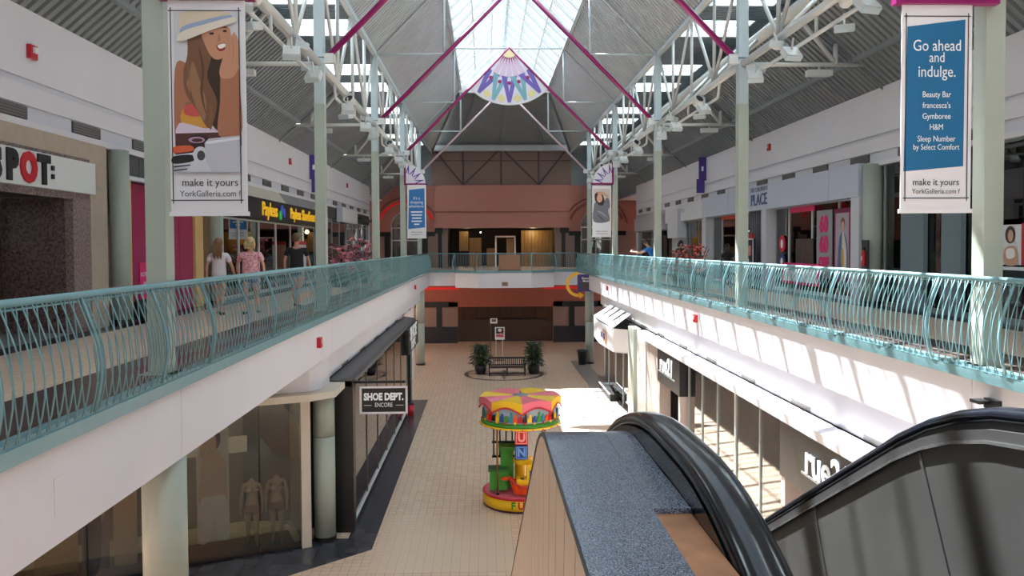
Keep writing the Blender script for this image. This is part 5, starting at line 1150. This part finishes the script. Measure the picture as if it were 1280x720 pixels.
# ================================================================== LOWER RIGHT SHOPS
XG = 6.0
t = thing('storefront', 'row of reflecting shop windows under the sunlit right canopy', 'storefront', (XG,15.2,ZL))
B(5.72,6.2,9,28.2,-1.90,-1.735).build('canopy', white, t)
for y0_, y1_, n in ((15.3,18.6,2),(18.66,23.0,3)):
    s_ = (y1_-y0_)/n
    for k in range(n): B(XG,XG+.012,y0_+s_*k+.02,y0_+s_*(k+1)-.02,ZL+.1,-1.92).build('pane', glass, t)
    for k in range(n+1): B(XG-.03,XG+.04,y0_+s_*k-.025,y0_+s_*k+.025,ZL,-1.9).build('mullion', frame_w if k == 0 else alu, t)
B(XG-.04,XG+.04,15.2,23.1,ZL,ZL+.1).build('sill', alu, t)
wr_ = struct('wall_right', 'shop interior walls behind the lower right shops', (0,0,ZL)); B(8.2,8.3,9,42,ZL,-1.5).build('back_wall', mat('shop_taupe', (120,112,106), .6), wr_); B(6.5,8.3,9,42,-1.5,-1.42).build('shop_ceiling', sdark, wr_)
B(XG,8.3,9,42,ZL+.006,ZL+.03).build('shop_floor', mat('shop_tile'), wr_)
for y in (15.25, 23.15, 28.3, 33.0): B(XG+.05,8.2,y-.04,y+.04,ZL,-1.76).build('side_wall', mat('shop_taupe'), wr_)
for a, b, z0, z1, rgb in ((19.6,20.3,-4.6,-2.9,(150,120,110)),(16.3,16.8,-5.0,-2.6,(60,80,140)),(17.0,17.6,-4.6,-2.3,(60,140,110)),(15.5,15.8,-5.2,-2.5,(170,60,60)),(16.0,16.25,-5.2,-2.2,(40,36,40))):
    m_ = mat('window_print_%d_%d' % rgb[:2], rgb, .5, var=.4, scale=4); p = B(XG+.25,XG+.3,a,b,z0,z1).build('poster_board', m_, t)
for k in range(6): B(XG+.5+.08*k, XG+.56+.08*k, 15.6, 16.9, -4.4, -3.0).build('garment', mat('garment_%d' % (k % 3), ((50,50,60),(90,70,60),(120,120,110))[k % 3], .8), t)
lamp(7.2,17,-2.0,22,(1,.9,.8)); lamp(7.2,21,-2.0,18,(1,.9,.8))
def portal(y0, y1, lab, ltr, ysign, rev, sz, kw):
    t = thing('shop_portal', lab, 'storefront', (5.8,y0,ZL))
    B(5.76,6.15,y0,y1,-3.0,-1.93).build('fascia', black, t)
    B(5.78,6.15,y1-.22,y1,ZL,-3.0).build('jamb', mat('tan_jamb', (170,156,150), .4), t); B(5.78,6.15,y0,y0+.22,ZL,-3.0).build('jamb', mat('tan_jamb'), t)
    B(6.9,7.0,y0,y1,ZL,-3.0).build('dark_doorway', mat('doorway_black', (12,12,14), .6), t); B(6.0,6.9,y0,y1,-3.02,-2.98).build('doorway_ceiling', sdark, t)
    text('rue21', (5.75,ysign,-2.36), sz, (0,-1,0), (0,0,1), wm, t, .012, kw, bold=.008)
    MB().box(5.745,5.76,ysign-1.1*kw,ysign+1.1*kw,-2.66,-2.62).build('letter_rail', alu, t)
portal(11.6, 15.2, 'near black shop portal with large white rue letters beyond the right handrail', 'rue21', 13.05, 1, .8, .98)
portal(23.2, 26.2, 'far black shop portal with white letters on the lower right', 'rue21', 24.9, 1, .75, 1.0)
# kiosk-like shop with white faceted canopy
t = thing('storefront', 'small shop with white faceted bay canopy at the far right lower floor', 'storefront', (5.7,33,ZL))
zb_, zt_ = -2.95, -1.95
foot = [(6.15,39.6),(5.35,38.8),(5.2,36),(5.35,32.8),(6.15,32.0)]
for a, b in zip(foot[:-1], foot[1:]):
    MB().add([(a[0],a[1],zb_),(b[0],b[1],zb_),(b[0],b[1],zt_),(a[0],a[1],zt_)], [(0,3,2,1)]).build('canopy_face', white, t)
for k in range(4):
    a, b = 32.8+1.5*k, 32.8+1.5*(k+1); MB().prism([(5.33,a+.05,zt_),(5.33,b-.05,zt_),(6.15,b-.3,-1.4),(6.15,a+.3,-1.4)], (0,0,.03)).build('canopy_roof', mat('canopy_roof_grey', (170,166,164), .5), t)
MB().prism([(p[0],p[1],zb_) for p in foot], (0,0,.04)).build('canopy_soffit', white, t)
B(5.24,5.28,34.2,36.6,-2.75,-2.2).build('sign_panel', mat('sign_gold', (190,160,130), .5), t)
for q in range(3): B(5.22,5.24,34.5+.7*q,34.9+.7*q,-2.6,-2.35).build('sign_emblem', mat('letter_violet', (60,40,110), .4), t)
for y in (32.2,34.0,36.0,38.0,39.4): B(5.95,6.02,y-.04,y+.04,ZL,zb_).build('mullion', alu, t)
for a, b in ((32.24,33.96),(34.04,35.96),(36.04,37.96),(38.04,39.36)): B(5.98,5.99,a,b,ZL+.3,zb_).build('pane', glass, t)
B(5.6,6.1,35.3,38.5,ZL,ZL+.3).build('plinth', black, t); B(5.55,5.6,35.3,38.5,ZL+.3,ZL+.34).build('plinth_edge', mat('bright_sill'), t)
for k in range(14):
    c_ = ((180,60,50),(200,160,90),(120,170,170),(230,220,200),(60,50,60))[k % 5]; y = 32.6+.42*k; z = ZL+.9+.35*(k % 3)
    MB().ball((6.5,y,z), (.14,.16,.17), 8).build('merchandise', mat('toy_%d' % (k % 5), c_, .5), t, True); B(6.35,6.75,y-.2,y+.2,ZL,z-.16).build('display_block', mat('shop_beige'), t)
t = thing('shop_pier', 'pale green painted pier beside the faceted canopy', 'pier', (5.95,31.3,ZL)); B(5.8,6.1,30.7,31.9,ZL,-1.75).build('shaft', column_paint, t); B(5.78,6.12,30.68,31.92,ZL,ZL+.08).build('base', black, t)
t = thing('shop_pier', 'pair of pale panelled piers left of the far black portal', 'pier', (5.95,28.5,ZL)); B(5.85,6.2,28.6,30.2,ZL,-1.75).build('panel', mat('pale_grey_panel', (196,190,186), .5), t); B(5.82,6.2,26.3,28.2,ZL,-1.95).build('panel', mat('tan_jamb'), t); B(5.9,6.0,28.25,28.55,ZL,-1.95).build('glass_strip', mat('green_glass_panel'), t)
struct('wall_right', 'dark wall closing the lower right side at the far end', (0,0,ZL), MB().box(6.6,12,43.6,43.7,ZL,-1.03), [sdark])
# ================================================================== PEOPLE
def skel(name, verts, edges, m, parent, sub=1, root=0, lab=None):
    me = bpy.data.meshes.new(name); me.from_pydata([v[:3] for v in verts], edges, []); me.materials.append(m)
    o = bpy.data.objects.new(name, me); C.objects.link(o); o.parent = parent
    sk_ = o.modifiers.new('skin', 'SKIN'); sk_.use_smooth_shade = True; sk_.branch_smoothing = .3
    if not me.skin_vertices: me.skin_vertices.new() if hasattr(me.skin_vertices, 'new') else None
    bpy.context.view_layer.objects.active = o
    for i, v in enumerate(verts):
        r = v[3]; me.skin_vertices[0].data[i].radius = (r if not isinstance(r, tuple) else r[0], r if not isinstance(r, tuple) else r[1])
    me.skin_vertices[0].data[root].use_root = True
    s = o.modifiers.new('sub', 'SUBSURF'); s.levels = sub; s.render_levels = sub
    if lab: o['label'] = lab
    return o
def figure(label, loc, H, heading, skinc, topc, botc, hairc, hair='long', fem=True, legs=(.22,-.2), arms=((.1,.1),(-.1,.2)), group=None, sleeves=True, shorts=True, headless=False, name='person', cat='person', lean=0, armpts=None, topm=None, face=True, prints=None, bulk=1.):
    t = bpy.data.objects.new(name, None); C.objects.link(t); ORI[t.name] = (0,0,0); tag(t, label, cat, group)
    S_ = H/1.70; W_ = .17 if fem else .2
    sm = skinc if not isinstance(skinc, tuple) else mat('skin_%d' % skinc[0], skinc, .55)
    W_ *= bulk
    def P(x, y, z, r): return (x*S_, (y+lean*max(0, z-.95))*S_, (z if not lean else .95+(z-.95)*math.cos(lean) if z > .95 else z)*S_, (r if not isinstance(r, tuple) else (r[0]*S_, r[1]*S_)) if isinstance(r, tuple) else r*S_)
    V = []; E_ = []
    def add(p, prev=None): V.append(p); 
    V = [P(0,0,.95,(.145,.105)), P(0,.0,1.08,(.125,.09)), P(0,0,1.24,(.145,.1)), P(0,0,1.38,(.12,.085)), P(0,0,1.47,.055), P(0,.01,1.53,.05)]
    E_ = [(0,1),(1,2),(2,3),(3,4),(4,5)]
    if not headless:
        V += [P(0,.02,1.58,(.065,.075)), P(0,.02,1.645,(.078,.092)), P(0,.01,1.69,(.05,.06))]; E_ += [(5,6),(6,7),(7,8)]
    for k, sx in enumerate((-1, 1)):
        a = legs[k]; hip = len(V); kn = .47; 
        ky = math.sin(a)*.45; fy = ky+math.sin(a*.6-.1)*.45 if a < 0 else ky+math.sin(a*.9)*.42
        V += [P(sx*.09,0,.86,(.09,.095)), P(sx*.095,ky*.5,.66,.078), P(sx*.095,ky,.48,.056), P(sx*.095,(ky+fy)/2-.01,.32,.055), P(sx*.095,fy,.1,.036), P(sx*.1,fy+.02,.045,(.036,.03)), P(sx*.105,fy+.13,.03,(.036,.02))]
        E_ += [(0,hip)]+[(hip+i, hip+i+1) for i in range(6)]
    AP = []
    for k, sx in enumerate((-1, 1)):
        if armpts: pts = armpts[k]
        else:
            sw, out = arms[k]; ex, ey = sx*(W_+.04+out*.15), math.sin(sw)*.27; hx, hy = sx*(W_+.04+out*.2), ey+math.sin(sw+.35)*.25
            pts = [(sx*W_*.95,0,1.38), (ex,ey,1.12), (hx,hy,.89)]
        AP.append(pts); sh, el, ha = [Vector(p) for p in pts]; b0 = len(V); u = (ha-el).normalized()
        V += [P(*sh,.05), P(*sh.lerp(el,.5),.042), P(*el,.036), P(*el.lerp(ha,.4),.036), P(*ha,.024)]
        palm = ha+u*.05; V += [P(*palm,(.036,.018))]
        E_ += [(3,b0)]+[(b0+i,b0+i+1) for i in range(5)]
        side = u.cross(Vector((0,0,1))) if abs(u.z) < .8 else Vector((0,1,0)); side = side.normalized(); curl = Vector((-sx*.6,0,0)) if abs(u.z) > .5 else Vector((0,0,-.5))
        for j, (off, L) in enumerate(((-.03,.06),(-.01,.075),(.011,.07),(.031,.05))):
            i0 = len(V); V += [P(*(palm+u*.03+side*off),.0105), P(*(palm+u*(.03+L*.55)+side*off+curl*.01),.0095), P(*(palm+u*(.03+L)+side*off*1.1+curl*.035),.0075)]
            E_ += [(b0+5,i0),(i0,i0+1),(i0+1,i0+2)]
        i0 = len(V); V += [P(*(ha+u*.04+side*.04),.012), P(*(ha+u*.08+side*.065+curl*.02),.0095)]; E_ += [(b0+5,i0),(i0,i0+1)]
    skel('body', V, E_, sm, t)
    def sub_(idx, inc): return None
    tm_ = topm or (mat('cloth_%d_%d_%d' % topc, topc, .8) if topc else None)
    if topc or topm:
        tv = [P(0,0,.84,(.185*bulk,.145)), P(0,0,.95,(.175*bulk,.135)), P(0,0,1.1,(.16*bulk,.12)), P(0,0,1.25,(.175*bulk,.125)), P(0,0,1.37,(.15*bulk,.108)), P(0,0,1.44,(.075,.07))]; te = [(0,1),(1,2),(2,3),(3,4),(4,5)]
        for k, sx in enumerate((-1, 1)):
            sh, el, ha = [Vector(p) for p in AP[k]]; b0 = len(tv); tv += [P(*sh,.078), P(*sh.lerp(el,.65 if sleeves else .12),.068)]; te += [(4,b0),(b0,b0+1)]
        skel('shirt', tv, te, tm_, t)
    if botc:
        bm_ = mat('cloth_%d_%d_%d' % botc, botc, .8); bv = [P(0,0,1.0,(.15,.11)), P(0,0,.92,(.165,.125))]; be = [(0,1)]
        for k, sx in enumerate((-1, 1)):
            a = legs[k]; ky = math.sin(a)*.45; b0 = len(bv)
            bv += [P(sx*.09,0,.84,(.105,.11)), P(sx*.097,ky*.5,.66,.092)]; be += [(1,b0),(b0,b0+1)]
            if not shorts:
                fy = ky+math.sin(a*.6-.1)*.45 if a < 0 else ky+math.sin(a*.9)*.42; bv += [P(sx*.097,ky,.48,.07), P(sx*.097,fy,.1,.055)]; be += [(b0+1,b0+2),(b0+2,b0+3)]
        skel('shorts' if shorts else 'trousers', bv, be, bm_, t)
    if not headless:
        hm = mat('hair_%d_%d' % hairc[:2], hairc, .7, var=.3, scale=30)
        hp = P(0,.0,1.66,0)
        hb = MB().ball((hp[0], hp[1]-.012*S_, hp[2]+.012*S_), (.1*S_,.115*S_,.115*S_), 16)
        if hair == 'long':
            for k in range(9):
                x = -.085+.021*k; hb.tube([P(x*.7,-.06,1.7,0)[:3], P(x,-.1,1.6,0)[:3], P(x*1.1,-.115,1.48,0)[:3], P(x*1.0+random.uniform(-.01,.01),-.12,1.36-.04*(k % 3),0)[:3]], [.03*S_,.035*S_,.03*S_,.008*S_], 6)
        elif hair == 'bob':
            for k in range(9):
                x = -.09+.0225*k; hb.tube([P(x*.7,-.05,1.7,0)[:3], P(x*1.1,-.08,1.6,0)[:3], P(x*1.1,-.085,1.5+.01*(k % 2),0)[:3]], [.035*S_,.04*S_,.015*S_], 6)
        hb.build('hair', hm, t, True)
        if face:
            fp = P(0,.1,1.6,0); MB().ball((fp[0], fp[1]+.005, fp[2]), (.014*S_,.022*S_,.025*S_), 8).build('nose', sm, t, True)
            for sx in (-1, 1):
                e = P(sx*.032,.095,1.63,0); MB().ball(e[:3], (.014*S_,.008*S_,.009*S_), 8).build('eye', mat('eye_white', (230,228,224), .3), t); MB().ball((e[0], e[1]+.006*S_, e[2]), (.006*S_,.004*S_,.006*S_), 6).build('iris', mat('iris', (50,36,30), .3), t)
                e = P(sx*.085,.01,1.61,0); MB().ball(e[:3], (.012*S_,.02*S_,.032*S_), 8).build('ear', sm, t, True)
            e = P(0,.1,1.565,0); MB().ball(e[:3], (.026*S_,.008*S_,.008*S_), 8).build('mouth', mat('lip', (170,90,86), .5), t)
    if not headless:
        for k, sx in enumerate((-1, 1)):
            a = legs[k]; ky = math.sin(a)*.45; fy = ky+math.sin(a*.6-.1)*.45 if a < 0 else ky+math.sin(a*.9)*.42
            skel('shoe', [P(sx*.105,fy-.05,.05,(.045,.045)), P(sx*.105,fy+.04,.045,(.05,.04)), P(sx*.108,fy+.16,.035,(.042,.028))], [(0,1),(1,2)], mat('shoe_black', (24,24,28), .5), t)
    t.location = loc; t.rotation_euler = (0,0,heading)
    return t
pinkshirt = mat('pink_white_print_shirt', (238,200,206), .8, var=.4, scale=22, dark=(206,110,124))
figure('woman with long light brown hair in a white T-shirt walking away on the left walkway', (-5.98,17.85,0), 1.66, 0, (206,156,130), (226,216,220), (70,80,110), (150,112,80), 'long', True, (.28,-.2), ((-.3,.2),(.35,.3)), bulk=1.08)
figure('blonde woman in a pink and white patterned shirt walking beside the white T-shirt woman', (-5.32,18.0,0), 1.68, .05, (206,150,124), (238,200,206), (100,110,140), (206,180,130), 'bob', True, (-.2,.25), ((.3,.4),(-.25,.3)), topm=pinkshirt, bulk=1.3)
figure('short-haired man in a black T-shirt walking away on the left walkway', (-4.78,20.1,0), 1.80, -.05, (196,140,116), (22,22,28), (50,56,80), (110,84,60), 'short', False, (.22,-.25), ((-.25,.1),(.2,.1)), bulk=1.08)
figure('balding man in a blue shirt leaning on the right railing holding a small white object', (6.75,31.3,0), 1.78, math.pi/2, (214,160,136), (30,120,200), (60,60,70), (60,44,38), 'short', False, (.05,-.05), ((0,0),(0,0)), lean=.45,
       armpts=((( -.19,.0,1.38),(-.2,.42,1.2),(-.08,.66,1.24)), ((.19,.0,1.38),(.2,.42,1.2),(.08,.66,1.26))))
figure('dark-haired person in black standing behind the orange-red plant on the right walkway', (8.0,32.0,0), 1.66, math.pi, (170,120,100), (30,28,34), (36,34,40), (24,20,22), 'bob', True, (.03,-.03), ((.1,.1),(.1,.1)), shorts=False)
figure('long-haired person in dark clothes by the glazed shop right of the orange-red plant', (8.55,27.6,0), 1.5, -.3, (120,90,80), (40,32,34), (30,28,32), (44,32,30), 'long', True, (.03,-.03), ((.1,.1),(.1,.1)), shorts=False)
bronze = mat('mannequin_bronze', (150,122,96), .35, metal=.2); und = mat('nude_lace', (170,140,120), .6)
for s, b, H, ang in ((.68,.45,1.66,'right hand mannequin, arms straight down'),(1.24,.5,1.62,'left hand mannequin, one arm hidden')):
    p = gp(s, b, .05)
    m_ = figure('headless bronze lingerie mannequin in the angled window, %s' % ang, (p.x,p.y,p.z), H*1.1, math.pi+.2, bronze, None, (120,92,80), (0,0,0), None, True, (.05,-.12), ((.02,.05),(.02,.08)), 'mannequins in the angled window', headless=True, name='mannequin', cat='mannequin')
    B(-.16,.16,-.13,.13,1.26,1.36).build('tmp_bra', und); o = bpy.data.objects['tmp_bra']; bpy.data.objects.remove(o)
    bm2 = MB()
    for sx in (-1, 1): bm2.ball((sx*.075,.1,1.34), (.07,.06,.06), 12)
    bm2.tube([(-.15,0,1.32),(-.1,.1,1.33),(.1,.1,1.33),(.15,0,1.32)], .02, 6).build('bra', und, m_, True)
    MB().lathe(0,0,[(.22,-.01),(.22,.01)],20).build('stand', mat('glass_stand', (120,120,116), .2), m_)
t = thing('paper_cup', 'small white object held by the man in blue over the right railing', 'cup', (5.86,31.3,1.27)); MB().lathe(5.86,31.3,[(.03,1.25),(.042,1.34)],12).build('cup', white, t, True); MB().lathe(5.86,31.3,[(.045,1.34),(.04,1.355)],12).build('lid', mat('print_white'), t)
# ================================================================== UPPER PLANTERS
rm = [mat('leaf_rose', (206,120,130), .5), mat('leaf_mauve', (160,80,96), .5), mat('leaf_dark', (90,48,60), .5)]
om = [mat('leaf_orange', (220,110,80), .5), mat('leaf_red', (196,60,60), .5), mat('leaf_brown', (90,60,44), .5)]
for k, (px, py) in enumerate(((-5.55,30.2),(-5.5,31.8),(-5.3,33.6))):
    plant(px, py, 0, (1.62,1.55,1.9)[k], 1.25, ('broad-leaved rose pink plant nearest on the left walkway', 'broad-leaved mauve plant in the middle of the left walkway group', 'tallest rose pink plant, farthest of the left walkway group')[k], 46, rm, L=.42, w=.15, pot=(.4,.55), gname='pink-leaved plants on the left walkway')
for k, (px, py) in enumerate(((7.35,27.2),(7.45,28.6),(7.4,29.8))):
    plant(px, py, 0, (1.62,1.55,1.45)[k], .95, ('orange and red leafed plant nearest on the right walkway', 'orange and red leafed plant in the middle on the right walkway', 'orange and red leafed plant farthest on the right walkway')[k], 90, om, L=.2, w=.05, pot=(.35,.6), gname='red-leaved plants on the right walkway')

# ------------------------------------------------------------------ lettering curves become plain meshes
dg = bpy.context.evaluated_depsgraph_get()
for o in [q for q in SC.objects if q.type == 'FONT']:
    me = bpy.data.meshes.new_from_object(o.evaluated_get(dg)); n = bpy.data.objects.new('lettering', me); C.objects.link(n)
    n.parent = o.parent; n.matrix_local = o.matrix_local.copy(); bpy.data.objects.remove(o)
